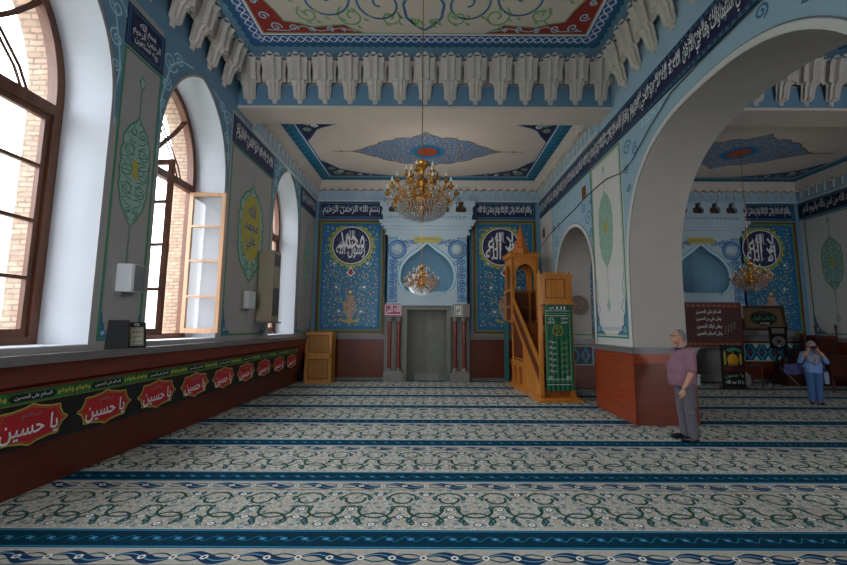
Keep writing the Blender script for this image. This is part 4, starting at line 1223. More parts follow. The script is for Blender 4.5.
# ================================================================== MINBAR
def minbar():
    root = empty('pulpit', (3.05, 9.80, 0), radians(4.3), 'tall carved honey-wood pulpit with stairs, spire and green curtain', 'pulpit')
    W = .43
    b = MB()
    b.box((-W-.02, -.06, 0), (W+.10, .9, .10), MINW); b.box((-W-.04, -.0, 0), (-W+.10, 3.2, .14), MINW); b.box((W-.10, -.0, 0), (W+.04, 3.2, .14), MINW)
    b.box((-W-.08, -.12, 0), (W+.16, .12, .05), MINW)
    b.build('base', root)
    for x0 in (-W, W-.09):
        b = MB(); b.box((x0, 0, .10), (x0+.09, .09, 3.12), MINW)
        b.lathe([(.0,.12),(.012,.08),(.03,.05),(.02,.02),(.035,0)], (x0+.045, .045, 3.12), MINW, 8)
        b.build('portal_post', root)
    b = MB()
    b.box((-W+.05, .02, 2.40), (W-.05, .07, 3.08), MINW)
    b.T = lambda u, v, w: (u, .02-w, v)
    b.frame(-W+.09, 2.42, W-.09, 3.08, .07, 0, .03, MINW); b.frame(-W+.18, 2.52, W-.18, 3.0, .02, 0, .02, MIND)
    b.prism([(-W-.03, 2.36), (W+.03, 2.36), (W+.03, 2.42), (-W-.03, 2.42)], -.07, .05, MINW)
    b.prism([(-W-.02, 3.06), (W+.02, 3.06), (W+.02, 3.12), (-W-.02, 3.12)], -.07, .03, MINW)
    k = -W+.12
    while k < W-.14:
        b.prism([(k, 3.12), (k+.12, 3.12), (k+.06, 3.20)], -.03, .0, MINW); k += .12
    k = -W
    while k < W-.05:
        b.prism([(k, 2.36), (k+.10, 2.36), (k+.05, 2.29)], .0, .03, MIND); k += .10
    b.build('portal_panel', root)
    # side walls
    for s in (-1, 1):
        xs = s*(W-.04)
        def T(u, v, w, xs=xs, s=s): return (xs + s*w, u, v)
        b = MB(); b.T = T
        lo = lambda y: .22 + (y-.05)*(2.10-.22)/2.35
        hi = lambda y: .86 + (y-.05)*(2.66-.86)/2.35
        b.prism([(.08, lo(.08)), (2.4, lo(2.4)), (2.4, lo(2.4)+.13), (.08, lo(.08)+.16)], -.03, .035, MINW)
        b.prism([(.08, hi(.08)-.07), (2.4, hi(2.4)-.07), (2.4, hi(2.4)+.03), (.08, hi(.08)+.03)], -.035, .04, MINW)
        b.build('stair_rail', root)
        b = MB(); b.T = T
        b.prism([(.08, lo(.08)+.1), (2.4, lo(2.4)+.1), (2.4, hi(2.4)-.05), (.08, hi(.08)-.05)], -.01, .012, LATT)
        b.prism([(.08, .1), (1.45, .1), (1.45, lo(1.45)), (.08, lo(.08)+.02)], -.02, .02, MINW)
        b.prism([(1.45, .80), (2.4, .80), (2.4, lo(2.4)), (1.45, lo(1.45))], -.01, .01, LATT)
        b.frame(1.42, .80, 2.44, .90, .03, -.02, .03, MINW)
        b.build('side_panel', root)
        b = MB(); b.T = T
        hs = [arch_pts(1.72+i*.52, .19, .52, .16, True, z0=.16) for i in range(3)]
        b.prism([(1.45, .1), (3.15, .1), (3.15, .82), (1.45, .82)], -.02, .022, MINW, hs)
        b.build('arcade', root)
    b = MB()
    for k in range(8):
        b.box((-W+.06, .12+k*.285, .1), (W-.06, .12+(k+1)*.285+.02, .1+(k+1)*.225), MIND)
    b.build('steps', root)
    # pulpit tower
    t = MB()
    for x in (-W-.0, W-.08):
        for y in (2.40, 3.12): t.box((x, y, .1), (x+.08, y+.08, 4.0), MINW)
    t.box((-W, 2.40, 1.85), (W, 3.2, 1.93), MIND)
    t.build('tower_posts', root)
    def face(T, x0, x1, low=True):
        b = MB(); b.T = T
        A = arch_pts((x0+x1)/2, (x1-x0)/2-.11, 3.45, .32, True, z0=2.98)
        b.prism([(x0, 2.98), A[0]] + A[1:-1] + [A[-1], (x1, 2.98), (x1, 4.0), (x0, 4.0)], 0, .04, MINW)
        b.build('arch_panel', root)
        if low:
            b = MB(); b.T = T
            b.prism([(x0, 1.95), (x1, 1.95), (x1, 2.98), (x0, 2.98)], .0, .03, LATT)
            b.frame(x0, 1.95, x1, 2.98, .07, 0, .05, MINW); b.frame(x0, 2.4, x1, 2.48, .03, 0, .05, MINW)
            b.build('parapet', root)
    face(lambda u, v, w: (-W+.04-w, u, v), 2.44, 3.18); face(lambda u, v, w: (W-.04+w, u, v), 2.44, 3.18)
    face(lambda u, v, w: (u, 2.44-w, v), -W+.03, W-.03, False); face(lambda u, v, w: (u, 3.16+w, v), -W+.03, W-.03)
    b = MB()
    b.box((-W-.04, 2.36, 3.98), (W+.04, 3.24, 4.06), MINW); b.box((-W, 2.40, 4.06), (W, 3.2, 4.10), MIND)
    for k in range(9):
        x = -W+.0+k*.107-.03
        b.T = None
        for y in (2.36, 3.22): b.add([(x, y, 4.06), (x+.09, y, 4.06), (x+.045, y, 4.15), (x, y+.02, 4.06), (x+.09, y+.02, 4.06), (x+.045, y+.02, 4.15)], [(0,1,2),(3,5,4),(0,2,5,3),(1,4,5,2)], MINW)
        for xx in (-W-.04, W+.02): b.add([(xx, x+2.8, 4.06), (xx, x+2.89, 4.06), (xx, x+2.845, 4.15), (xx+.02, x+2.8, 4.06), (xx+.02, x+2.89, 4.06), (xx+.02, x+2.845, 4.15)], [(0,1,2),(3,5,4),(0,2,5,3),(1,4,5,2)], MINW)
    b.build('crown_cornice', root)
    b = MB(); b.lathe([(.27, 4.08), (.27, 4.30), (.22, 4.34), (.20, 4.36), (.11, 4.72), (.03, 5.02), (.015, 5.05), (.03, 5.09), (.0, 5.2)], (0, 2.8, 0), wood('spire_wood', '#b35c1c', '#d07a34', .35, 2), 8)
    b.build('spire', root)
    # curtains
    def cloth(x0, x1, z0, z1, y, fold, nf, m):
        b = MB(); n = 48; vs = []
        for i in range(n+1):
            x = x0+(x1-x0)*i/n; yy = y + fold*sin(2*pi*nf*i/n)
            for j in range(5):
                z = z0+(z1-z0)*j/4; k = .35 + .65*(1-j/4)
                vs.append((x + (.012*sin(j) if 0 else 0), y + (yy-y)*k, z))
        b.add(vs, [(i*5+j, (i+1)*5+j, (i+1)*5+j+1, i*5+j+1) for i in range(n) for j in range(4)], m)
        return b
    GC = mat('green_satin', '#0b5f42', .35, var=.2, scale=12)
    b = cloth(-.30, .40, .27, 2.35, -.03, .010, 6, GC)
    b.T = lambda u, v, w: (u, -.055-w, v)
    for z in (.55, 2.08, .42, 2.20): b.ribbon([(-.29, z), (.32, z)], .012, .003, WHITEL)
    b.frame(-.29, .50, .32, 2.14, .012, .0, .004, LGREEN)
    b.text('الله', -.2, 2.23, .22, 2.31, .004, WHITEL)
    b.ring(.02, 1.72, .13, .02, .004, YELL, 20); b.text('محمد\nعلي', -.06, 1.62, .10, 1.82, .005, YELL)
    b.text('لا اله\nالا الله', -.24, 1.88, -.06, 2.05, .004, WHITEL); b.text('محمد\nرسول', .1, 1.88, .28, 2.05, .004, WHITEL)
    for k in range(6):
        b.text('بسم الله', -.22, .68+k*.14, -.04, .79+k*.14, .004, WHITEL); b.text('الرحمن', .08, .68+k*.14, .26, .79+k*.14, .004, LGREEN)
    for xx in (-.2, .25):
        b.ribbon(spiral(xx, .58, .05, 0, 1.3), .014, .004, WHITEL)
    tag(b.build('curtain', root), label='green satin curtain with white lettering')
    b = MB(); n = 20; vs = []
    for i in range(n+1):
        y = 2.62+.52*i/n
        for z in (.1, 1.0, 2.0): vs.append((-W-.07+.018*sin(2*pi*4*i/n), y, z))
    b.add(vs, [(i*3+j, (i+1)*3+j, (i+1)*3+j+1, i*3+j+1) for i in range(n) for j in range(2)], mat('teal_satin', '#14504f', .5, var=.3, scale=20))
    b.build('side_curtain', root)
minbar()

# ================================================================== CABINET, LEFT WALL THINGS
root = empty('carved_cabinet', (-3.66, 13.03, 0), label='honey-wood cabinet with carved panels in the far left corner', cat='cabinet')
b = MB(); w2, d2 = .43, .24
b.box((-w2+.02, -d2+.02, .05), (w2-.02, d2-.02, 1.56), CABW); b.box((-w2, -d2, 0), (w2, d2, .06), CABW); b.box((-w2-.01, -d2-.01, 1.56), (w2+.01, d2+.01, 1.61), CABW)
for x in (-w2, w2-.06):
    b.box((x, -d2, .06), (x+.06, -d2+.06, 1.56), CABW)
b.box((-w2, -d2, .80), (w2, -d2+.04, .90), CABW)
b.build('body', root)
for z0, z1 in ((.06, .80), (.90, 1.56)):
    b = MB(); b.T = lambda u, v, w: (u, -d2+.02-w, v)
    b.rect(-w2+.05, z0, w2-.05, z1, .008, CABLAT); b.frame(-w2+.05, z0, w2-.05, z1, .05, 0, .03, CABW); b.frame(-w2+.11, z0+.06, w2-.11, z1-.06, .012, 0, .02, DKWOOD)
    b.build('door', root)
b = MB(); b.T = lambda u, v, w: (w2-.02+w, u, v)
b.rect(-d2+.06, .1, d2-.04, 1.52, .006, CABLAT); b.frame(-d2+.02, .06, d2-.02, 1.56, .04, 0, .02, CABW); b.build('side_panel', root)

b = MB()
XBn = -4.045
N = 120; y0, y1 = 3.12, 11.88
vs = []
for i in range(N+1):
    y = y0+(y1-y0)*i/N
    for z, o in ((.588, 0), (.86, .0), (1.15, 0)): vs.append((XBn + .004*sin(i*.9)*(1.15-z), y, z))
b.add(vs, [(i*3+j, (i+1)*3+j, (i+1)*3+j+1, i*3+j+1) for i in range(N) for j in range(2)], BLACK)
b.T = lambda u, v, w: (XBn+.004+w, u, v)
CR = mat('crimson_cloth', '#b01820', .7, var=.25, scale=9)
GB = mat('green_brocade', '#1f6a2c', .7, var=.5, scale=26)
for i in range(1, 10):
    c = 4.10+.922*(i-1)
    if c-.46 < 3.12: c = 3.58
    P = []
    for k in range(72):
        a = 2*pi*k/72; ca, sa = cos(a), sin(a)
        r = (abs(ca)**3.2 + abs(sa)**3.2)**(-1/3.2)
        q = 1 - .10*abs(sin(4*a)) + .05*cos(16*a)*.5 + (.10*max(0, abs(sa)-.93)/.07) + (.08*max(0, abs(ca)-.95)/.05)
        P.append((c+.365*r*q*ca, .805+.178*r*q*sa))
    b.poly(P, .002, CR); b.ribbon(P, .016, .004, YELL, closed=True)
    b.ribbon([(c+(p[0]-c)*.9, .80+(p[1]-.8)*.88) for p in P], .007, .004, OCHRE, closed=True)
    b.text('يا حسين', c-.29, .66, c+.29, .88, .006, WHITEL)
    b.text('سلام', c-.10, .865, c+.10, .93, .006, GREYL)
    b.rect(c-.461, 1.02, c+.461, 1.145, .002, GB)
    for s in (1, -1):
        for q in range(5):
            b.poly([(c+s*(.275+.04*q), 1.05+.02*(q % 2)), (c+s*(.295+.04*q), 1.08+.02*(q % 2)), (c+s*(.275+.04*q), 1.11+.01*(q % 2)), (c+s*(.255+.04*q), 1.08)], .004, YELL)
    b.poly([(c-.25, 1.082), (c-.21, 1.12), (c+.21, 1.12), (c+.25, 1.082), (c+.21, 1.045), (c-.21, 1.045)], .004, BLACK)
    b.text('السلام على الحسين', c-.19, 1.055, c+.19, 1.11, .006, WHITEL)
    b.ribbon([(c-.461, 1.02), (c+.461, 1.02)], .008, .005, OCHRE)
    b.ribbon([(c-.461, 1.02), (c-.461, 1.145)], .01, .006, BLACK)
b.T = None
o = b.build('banner'); tag(o, 'long black banner with red lettered cartouches along the left dado', 'banner')
b = MB()
b.box((-4.05, 3.12, 1.15), (-4.02, 11.88, 1.17), REDW); b.build('trim_6', kind='structure')

WM = mat('white_metal', '#c9ccd0', .35, var=.04); GM = mat('grey_metal', '#6c7075', .4, var=.05)
def wall_lamp():
    root = empty('wall_dispenser', (XL, 5.28, 2.24), label='white and grey curved wall box on the pilaster between the windows', cat='wall box')
    b = MB(); n = 10
    P = [(0, -.13)] + [(.19*sin(pi*.5*i/n)**.8, -.13+.02*i/n) for i in range(1, n)] + [(.20, -.08), (.20, .10), (.17, .13), (0, .13)]
    b.add([(p[0], p[1], 0) for p in P] + [(p[0], p[1], .37) for p in P], [(i, (i+1) % len(P), (i+1) % len(P)+len(P), i+len(P)) for i in range(len(P))] + [tuple(range(len(P))), tuple(range(len(P), 2*len(P)))], WM)
    b.build('shell', root)
    b = MB(); b.box((.201, -.075, .01), (.206, .10, .36), GM); b.box((.0, -.10, -.05), (.06, .10, 0), GM); b.build('front_plate', root)
wall_lamp()
root = empty('air_conditioner', (-3.98, 9.52, 1.86), label='tall beige air conditioner on the left wall between windows', cat='air conditioner')
AC = mat('aged_beige_plastic', '#9c917a', .45, var=.06)
b = MB(); b.box((-.18, -.22, .04), (.18, .22, 1.74), AC); b.build('body', root, bevel=.015)
b = MB(); b.T = lambda u, v, w: (.181+w, u, v)
b.rect(-.18, 1.38, .18, 1.66, .002, DKWOOD); b.rect(-.18, .18, .18, .85, .002, DKWOOD)
for k in range(14): b.rect(-.18, .2+k*.047, .18, .22+k*.047, .006, GM)
for k in range(6): b.rect(-.18, 1.40+k*.043, .18, 1.42+k*.043, .006, GM)
b.build('grille', root)
b = MB(); b.box((-.18, -.30, .0), (.24, .26, .035), GM); b.build('shelf', root)
b = MB(); b.tube([(-.12, .1, 0), (-.12, .12, -.2), (-.16, .1, -.3)], .012, GM, 6); b.tube([(-.05, .05, 0), (-.04, .1, -.12), (-.12, .16, -.16), (-.16, .16, -.30)], .008, DKWOOD, 6); b.build('pipe', root)
b = MB(); b.box((XL, 8.62, 2.18), (XL+.14, 8.94, 2.56), WM); b.box((XL, 8.60, 2.16), (XL+.03, 8.96, 2.58), AC)
tag(b.build('junction_box', loc=(XL, 8.78, 2.18)), 'white electrical box on the left wall beside the air conditioner', 'electrical box')

# books on the sill
def book(x, y, z, w, h, d, rz, tilt, cover, label, front=None):
    root = empty('book', (x, y, z), rz, label=label, cat='book')
    root.rotation_euler = (tilt, 0, rz)
    b = MB(); b.box((-w/2, 0, 0), (w/2, .008, h), cover); b.box((-w/2, d-.008, 0), (w/2, d, h), cover); b.box((-w/2-.004, 0, 0), (-w/2+.006, d, h), cover)
    if front: front(b, w, h)
    b.build('cover', root)
    b = MB(); b.box((-w/2+.008, .008, .006), (w/2-.006, d-.008, h-.006), mat('page_paper', '#cfc8b8', .8)); b.build('pages', root)
BK = mat('black_leather', '#15161c', .5, var=.3, scale=14); 
def lab(b, w, h):
    b.T = lambda u, v, q: (u, -q, v)
    b.rect(-w*.36, h*.08, w*.36, h*.80, .003, mat('label_paper', '#b9b4a0', .7)); b.frame(-w*.33, h*.11, w*.33, h*.77, .006, .003, .005, DNAVY)
    for k in range(3): b.text(['القران', 'الكريم', 'الله'][k], -w*.24, h*(.18+.19*k), w*.24, h*(.30+.19*k), .005, DNAVY)
    b.frame(-w*.12, h*.86, w*.12, h*.95, .008, .002, .004, WHITEL); b.T = None
book(-4.09, 5.16, 1.495, .24, .37, .11, radians(50), radians(-3), BK, 'thick black glossy book standing on the sill')
book(-4.03, 5.44, 1.495, .24, .35, .05, radians(66), radians(-9), BK, 'black book with pale printed label propped on the sill', lab)

# vents, plaque, cable on the right wall
for (y, z, n_) in ((9.62, 5.17, 'small brown vent under the frieze between the arches'), (13.25, 5.0, 'small dark vent near the far end of the arcade wall')):
    root = empty('wall_vent', (XR, y, z), label=n_, cat='vent')
    b = MB(); b.T = lambda u, v, w: (-w, u, v)
    b.frame(-.11, -.16, .11, .16, .025, 0, .02, MIND); b.rect(-.1, -.15, .1, .15, .004, DKWOOD); b.build('frame', root)
    b = MB(); b.T = lambda u, v, w: (-w, u, v)
    for k in range(6): b.rect(-.085, -.13+k*.045, .085, -.105+k*.045, .012, MIND)
    b.build('slats', root)
b = MB()
pts = [(13.6, 4.62), (12.6, 4.78), (11.6, 4.86), (10.4, 4.92), (9.3, 5.02), (8.3, 5.02), (7.6, 4.88), (7.2, 4.95), (6.6, 5.25), (5.9, 5.52), (5.2, 5.56), (4.4, 5.56), (3.0, 5.56)]
b.tube([(XR-.03, y, z) for y, z in pts], .009, mat('black_cable', '#1c1c1e', .5), 6)
tag(b.build('cable'), 'thin black cable sagging along the arcade wall below the frieze', 'cable')
root = empty('round_plaque', (4.42, 11.965, 2.46), label='round dark plaque with raised lettering behind the pulpit', cat='plaque')
b = MB(); b.T = lambda u, v, w: (u, -w, v)
b.disc(0, 0, .30, .03, DKWOOD, 32); b.ring(0, 0, .285, .02, .034, OCHRE, 32); b.ring(0, 0, .21, .012, .034, OCHRE, 32)
vs = [(.30*cos(2*pi*i/32), .30*sin(2*pi*i/32), z) for z in (0, .03) for i in range(32)]
b.add(vs, [(i, (i+1) % 32, (i+1) % 32+32, i+32) for i in range(32)], DKWOOD)
b.build('disc', root)
b = MB(); b.T = lambda u, v, w: (u, -w, v)
b.text('الله', -.16, -.13, .16, .15, .04, OCHRE)
for k in range(10):
    a = 2*pi*k/10; b.text('محمد', .255*cos(a)-.03, .255*sin(a)-.02, .255*cos(a)+.03, .255*sin(a)+.02, .04, OCHRE)
b.build('lettering', root)

# ================================================================== SIDE HALL THINGS
BRN = mat('brown_print', '#4a2622', .6, var=.2, scale=5)
b = MB(); b.T = lambda u, v, w: (u, 12.72-w, v)
xa, xb, za, zb = 8.10, 9.92, 1.20, 2.60
b.prism([(xa, za), (xb, za), (xb, zb), (xa, zb)], 0, .012, BRN)
for z in (za+.03, zb-.15):
    b.rect(xa+.03, z, xb-.03, z+.12, .014, mat('maroon_print', '#6a1c20', .6))
    k = xa+.1
    while k < xb-.12: b.disc(k, z+.06, .04, .016, OCHRE, 8); b.ribbon([(k+.05, z+.03), (k+.08, z+.09), (k+.11, z+.03)], .012, .016, OCHRE); k += .17
b.rect(xa, za-.04, xb, za, .016, SILL)
for k, tx in enumerate(('السلام على الحسين', 'وعلى علي بن الحسين', 'وعلى اولاد الحسين', 'وعلى اصحاب الحسين')):
    b.text(tx, xa+.36, 2.22-k*.225, xa+1.16, 2.38-k*.225, .016, WHITEL)
b.poly([(xa+1.2, 1.55), (xa+1.62, 1.75), (xa+1.70, 2.0), (xa+1.58, 2.05), (xa+1.22, 1.86)], .016, DKWOOD)
for k in range(4): b.ribbon([(xa+1.25+.1*k, 1.6+.05*k), (xa+1.28+.1*k, 1.86+.05*k)], .03, .018, SILL)
tag(b.build('printed_banner'), 'brown printed banner with four white text lines, hung before the side niche', 'banner')
b = MB()
for x in (xa+.02, xb-.03): b.tube([(x, 12.74, 0), (x, 12.74, 2.62)], .014, GM, 8)
b.tube([(xa, 12.74, 2.62), (xb, 12.74, 2.62)], .014, GM, 8)
tag(b.build('banner_stand', loc=(xa, 12.74, 0)), 'thin grey metal stand holding up the brown banner', 'stand')

root = empty('poster_stand', (9.06, 12.1, 0), label='black upright poster with golden dome picture and green lettering', cat='poster')
b = MB(); b.box((-.34, -.02, .03), (.34, .02, 1.28), BLACK); b.box((-.36, -.12, 0), (.36, .12, .03), BLACK); b.build('board', root)
b = MB(); b.T = lambda u, v, w: (u, -.021-w, v)
dome = [(-.14, .72)] + [( -.17*cos(pi*t/10)*(1 if t < 10 else 1), .82+.20*sin(pi*t/10)**.8) for t in range(0, 11)] + [(.14, .72)]
b.poly(dome, .003, mat('golden_print', '#d79a1e', .5, var=.2)); b.poly([(-.02, 1.0), (.02, 1.0), (0, 1.12)], .004, YELL)
b.poly([(-.27, .7), (-.21, .7), (-.21, 1.05), (-.24, 1.14), (-.27, 1.05)], .003, YELL)
b.poly([(.20, .7), (.27, .7), (.27, .98), (.235, 1.05), (.20, .98)], .003, YELL)
b.rect(-.15, .64, .15, .72, .003, OCHRE); b.rect(-.3, .5, .3, .66, .003, mat('dark_red_print', '#541418', .6))
b.poly([(-.2, 1.14), (.0, 1.22), (.24, 1.16), (.28, 1.05), (.1, 1.12), (-.1, 1.08)], .003, GREEN)
b.text('يا حسين', -.26, .30, .28, .48, .003, LGREEN); b.text('يا ابا عبد الله', -.26, .12, .28, .25, .003, WHITEL)
b.build('printed_picture', root)

root = empty('framed_picture', (11.22, YB-.30, 1.72), label='framed brown picture with green lettering leaning on the side hall ledge', cat='picture')
b = MB(); b.T = lambda u, v, w: (u, -w+.10*(v/.85), v)
b.frame(-.74, 0, .74, .84, .09, 0, .05, DKWOOD); b.build('frame', root)
b = MB(); b.T = lambda u, v, w: (u, -w+.10*(v/.85), v)
b.rect(-.68, .06, .68, .78, .02, mat('dull_ochre_print', '#5e4c30', .6, var=.3, scale=12))
b.disc(0, .42, .46, .023, BLACK, 24, .24); b.ring(0, .42, .0, .0, .02, BLACK)
b.text('يا صاحب الزمان', -.36, .32, .36, .52, .027, GREEN); b.text('السلام عليك', -.2, .56, .2, .62, .027, REDP); b.text('الله', -.15, .22, .15, .27, .027, WHITEL)
b.build('canvas', root)
b = MB(); b.box((10.4, YB-.42, 1.56), (12.1, YB-.05, 1.72), SILL); b.build('trim_7', kind='structure')

root = empty('loudspeaker', (10.60, 12.28, 1.18), radians(-25), label='black loudspeaker on a tripod in the side hall', cat='speaker')
SP = mat('speaker_black', '#0b0b0d', .85, var=.2, spec=.2)
b = MB(); b.hexa([(-.21,-.17,0),(.21,-.17,0),(.13,.12,0),(-.13,.12,0),(-.23,-.19,.66),(.23,-.19,.66),(.14,.12,.66),(-.14,.12,.66)], SP); b.build('body', root, bevel=.02)
b = MB(); b.T = lambda u, v, w: (u, -.195-w, v)
b.disc(0, .22, .17, .004, mat('speaker_cone', '#1c1d20', .5), 24); b.ring(0, .22, .17, .02, .008, SP, 24); b.disc(0, .22, .05, .008, SP, 12); b.disc(.0, .08, .025, .009, GM, 10)
b.rect(-.15, .46, .15, .62, .004, mat('speaker_cone', '#2a2b2e')); b.text('PA', -.04, .42, .04, .44, .006, WHITEL) if False else None
b.build('woofer', root)
root = empty('speaker_tripod', (10.60, 12.30, 0), label='black tripod stand with splayed legs under the loudspeaker', cat='stand')
b = MB(); b.tube([(0,0,.25),(0,0,1.18)], .018, SP, 10); b.tube([(0,0,.62),(0,0,.70)], .035, SP, 10); b.build('pole', root)
for k in range(3):
    a = radians(-30+120*k)
    b = MB(); b.tube([(.02*cos(a), .02*sin(a), .66), (.50*cos(a), .50*sin(a), .015)], .012, GM if k == 0 else SP, 8); b.tube([(0, 0, .30), (.28*cos(a), .28*sin(a), .31)], .008, SP, 6)
    b.build('leg', root)

root = empty('small_table', (9.74, 12.45, 0), label='low dark wooden table beside the black poster', cat='table')
b = MB(); b.box((-.38, -.22, .62), (.38, .22, .66), DKWOOD); b.build('tabletop', root, bevel=.006)
for x in (-.33, .33):
    for y in (-.18, .18):
        b = MB(); b.lathe([(.02, 0), (.028, .1), (.02, .2), (.03, .35), (.02, .5), (.028, .62)], (x, y, 0), DKWOOD, 8); b.build('leg', root, smooth=True)
root = empty('storage_box', (8.32, 12.95, 0), label='small white box on the carpet under the brown banner', cat='box')
b = MB(); b.box((-.2, -.15, 0), (.2, .15, .26), WM); b.build('body', root, bevel=.01)
b = MB(); b.box((-.21, -.16, .26), (.21, .16, .32), WM); b.build('lid', root, bevel=.01)
root = empty('electric_heater', (7.85, 13.0, 0), label='small black heater under the brown banner by the niche', cat='heater')
b = MB(); b.box((-.2, -.12, .05), (.16, .12, .36), SP); b.build('body', root, bevel=.02)
for x in (-.16, .12):
    b = MB(); b.box((x-.02, -.13, 0), (x+.02, .13, .05), SP); b.build('foot', root)

# dark red carved wooden stair pulpit and benches at the annex right wall
REDC = mat('dark_red_cloth', '#5a1c1c', .7, var=.35, scale=10)
CARV = lattice_mat('carved_dark_panel', '#4e2018', '#24100c', 30)
root = empty('stepped_pulpit', (12.05, 12.95, 0), label='dark carved wooden step pulpit behind the person in blue', cat='pulpit')
b = MB()
for k, (x0, x1, z) in enumerate(((-.9, -.55, .45), (-.55, -.2, .8), (-.2, .15, 1.15), (.15, .85, 1.5))):
    b.box((x0, -.3, 0), (x1, .3, z), DKWOOD)
b.build('steps', root)
b = MB(); b.T = lambda u, v, w: (u, -.3-w, v)
b.poly([(-.88, .05), (.83, .05), (.83, 1.46), (.17, 1.46), (.17, 1.12), (-.18, 1.12), (-.18, .77), (-.53, .77), (-.53, .42), (-.88, .42)], .01, CARV)
b.build('carved_panel', root)
b = MB(); b.box((.15, -.28, 1.5), (.85, .28, 1.58), REDC); b.build('cushion', root, bevel=.02)
for x in (-.87, -.2, .18, .82):
    z = {-.87: .45, -.2: 1.15, .18: 1.5, .82: 1.5}[x]
    b = MB(); b.lathe([(.028, 0), (.035, .1), (.022, .2), (.03, .34), (.045, .40), (.03, .45), (.0, .5)], (x, -.28, z-.05), DKWOOD, 10); b.build('post', root, smooth=True)
root = empty('prayer_bench', (11.7, 11.2, 0), label='dark red carved bench at the right edge of the side hall', cat='bench')
b = MB(); b.box((-.35, -.28, .36), (1.1, .28, .44), DKWOOD); b.build('seat', root, bevel=.01)
b = MB(); b.box((-.33, -.26, .44), (1.08, .26, .50), REDC); b.build('cushion', root, bevel=.02)
b = MB(); b.box((-.35, .24, .44), (1.1, .30, .98), CARV); b.box((-.37, .22, .98), (1.12, .32, 1.04), DKWOOD); b.build('backrest', root)
for x in (-.31, 1.06):
    for y in (-.24, .24):
        b = MB(); b.lathe([(.03, 0), (.04, .08), (.025, .16), (.04, .28), (.03, .36)], (x, y, 0), DKWOOD, 10); b.build('leg', root, smooth=True)

# ================================================================== OUTSIDE
def hill():
    from mathutils import noise
    b = MB(); nx, ny = 40, 60; vs = []
    for i in range(nx+1):
        for j in range(ny+1):
            x = -7 - 60*i/nx; y = -25 + 110*j/ny
            d = -x-7
            z = -2.5 + max(0, d-6)*.46 + 3*noise.noise(Vector((x*.08, y*.08, 0))) * min(1, d/12) + .6*noise.noise(Vector((x*.4, y*.4, 3)))
            vs.append((x, y, min(z, 17)))
    b.add(vs, [(i*(ny+1)+j, i*(ny+1)+j+1, (i+1)*(ny+1)+j+1, (i+1)*(ny+1)+j) for i in range(nx) for j in range(ny)], mat('hillside', '#868d80', .9, var=.5, scale=.5, detail=8))
    b.build('hillside_terrain', kind='structure', smooth=True)
hill()

# ================================================================== PEOPLE
def sphere_pts(b, c, r, m, n=14, rot=None):
    vs = []; N = n; M_ = n//2+1
    for i in range(M_+1):
        ph = pi*i/M_
        for k in range(N):
            v = Vector((r[0]*sin(ph)*cos(2*pi*k/N), r[1]*sin(ph)*sin(2*pi*k/N), r[2]*cos(ph)))
            if rot: v = rot @ v
            vs.append((c[0]+v.x, c[1]+v.y, c[2]+v.z))
    b.add(vs, [(i*N+k, (i+1)*N+k, (i+1)*N+(k+1) % N, i*N+(k+1) % N) for i in range(M_) for k in range(N)], m)
def blob(name, prims, m, parent, voxel=.012, smooth=4, z0=None):
    b = MB()
    for p in prims:
        if p[0] == 'c':
            _, P, R = p
            n = 6; Q = []; RR = []
            for i in range(len(P)-1):
                for k in range(n):
                    t = k/n; Q.append(Vector(P[i]).lerp(Vector(P[i+1]), t)); RR.append(R[i]+(R[i+1]-R[i])*t)
            Q.append(Vector(P[-1])); RR.append(R[-1])
            for q, r in zip(Q, RR): sphere_pts(b, q, (r, r, r), m, 12)
            b.tube(Q, RR, m, 12)
        else:
            _, c, r = p[:3]
            rot = Matrix.Rotation(p[3], 3, 'X') if len(p) > 3 else None
            sphere_pts(b, c, r, m, 20, rot)
    o = b.build(name)
    md = o.modifiers.new('r', 'REMESH'); md.mode = 'VOXEL'; md.voxel_size = voxel; md.use_smooth_shade = True
    ms = o.modifiers.new('s', 'SMOOTH'); ms.iterations = smooth; ms.factor = .5
    dg = bpy.context.evaluated_depsgraph_get(); dg.update()
    me = bpy.data.meshes.new_from_object(o.evaluated_get(dg))
    o.modifiers.clear(); old = o.data; o.data = me; bpy.data.meshes.remove(old)
    if z0 is not None:
        bm = bmesh.new(); bm.from_mesh(me)
        for (co, no) in z0:
            bmesh.ops.bisect_plane(bm, geom=bm.verts[:]+bm.edges[:]+bm.faces[:], plane_co=co, plane_no=no, clear_outer=True)
        bm.to_mesh(me); bm.free()
    me.materials.clear(); me.materials.append(m)
    me.polygons.foreach_set('use_smooth', [True]*len(me.polygons))
    if parent: o.parent = parent
    return o
SKIN = mat('skin', '#b98870', .55, var=.08, scale=12)
def hand(wr, d, side, curl=.3, palm=None):
    """wrist point, pointing direction, thumb direction -> palm + five fingers"""
    wr = Vector(wr); d = Vector(d).normalized(); th_ = Vector(side).normalized(); nrm = d.cross(th_).normalized()
    P = [('c', [wr, wr+d*.05, wr+d*.09], [.026, .032, .034])]
    P.append(('c', [wr+d*.05-th_*.022, wr+d*.09-th_*.028], [.022, .018])); P.append(('c', [wr+d*.05+th_*.022, wr+d*.09+th_*.028], [.022, .018]))
    for k, (o_, L) in enumerate(((.030, .068), (.010, .078), (-.011, .072), (-.030, .056))):
        b0 = wr+d*.095+th_*o_
        m1 = b0+(d*(1-curl*.3)+nrm*curl*.5).normalized()*L*.5
        m2 = m1+(d*(1-curl)+nrm*curl*1.2).normalized()*L*.5
        P.append(('c', [b0, m1, m2], [.0100, .0092, .0078]))
    t0 = wr+d*.03+th_*.03
    P.append(('c', [t0, t0+(d*.6+th_*.7).normalized()*.035, t0+(d*.6+th_*.7).normalized()*.035+(d+nrm*.3).normalized()*.03], [.013, .011, .009]))
    return P

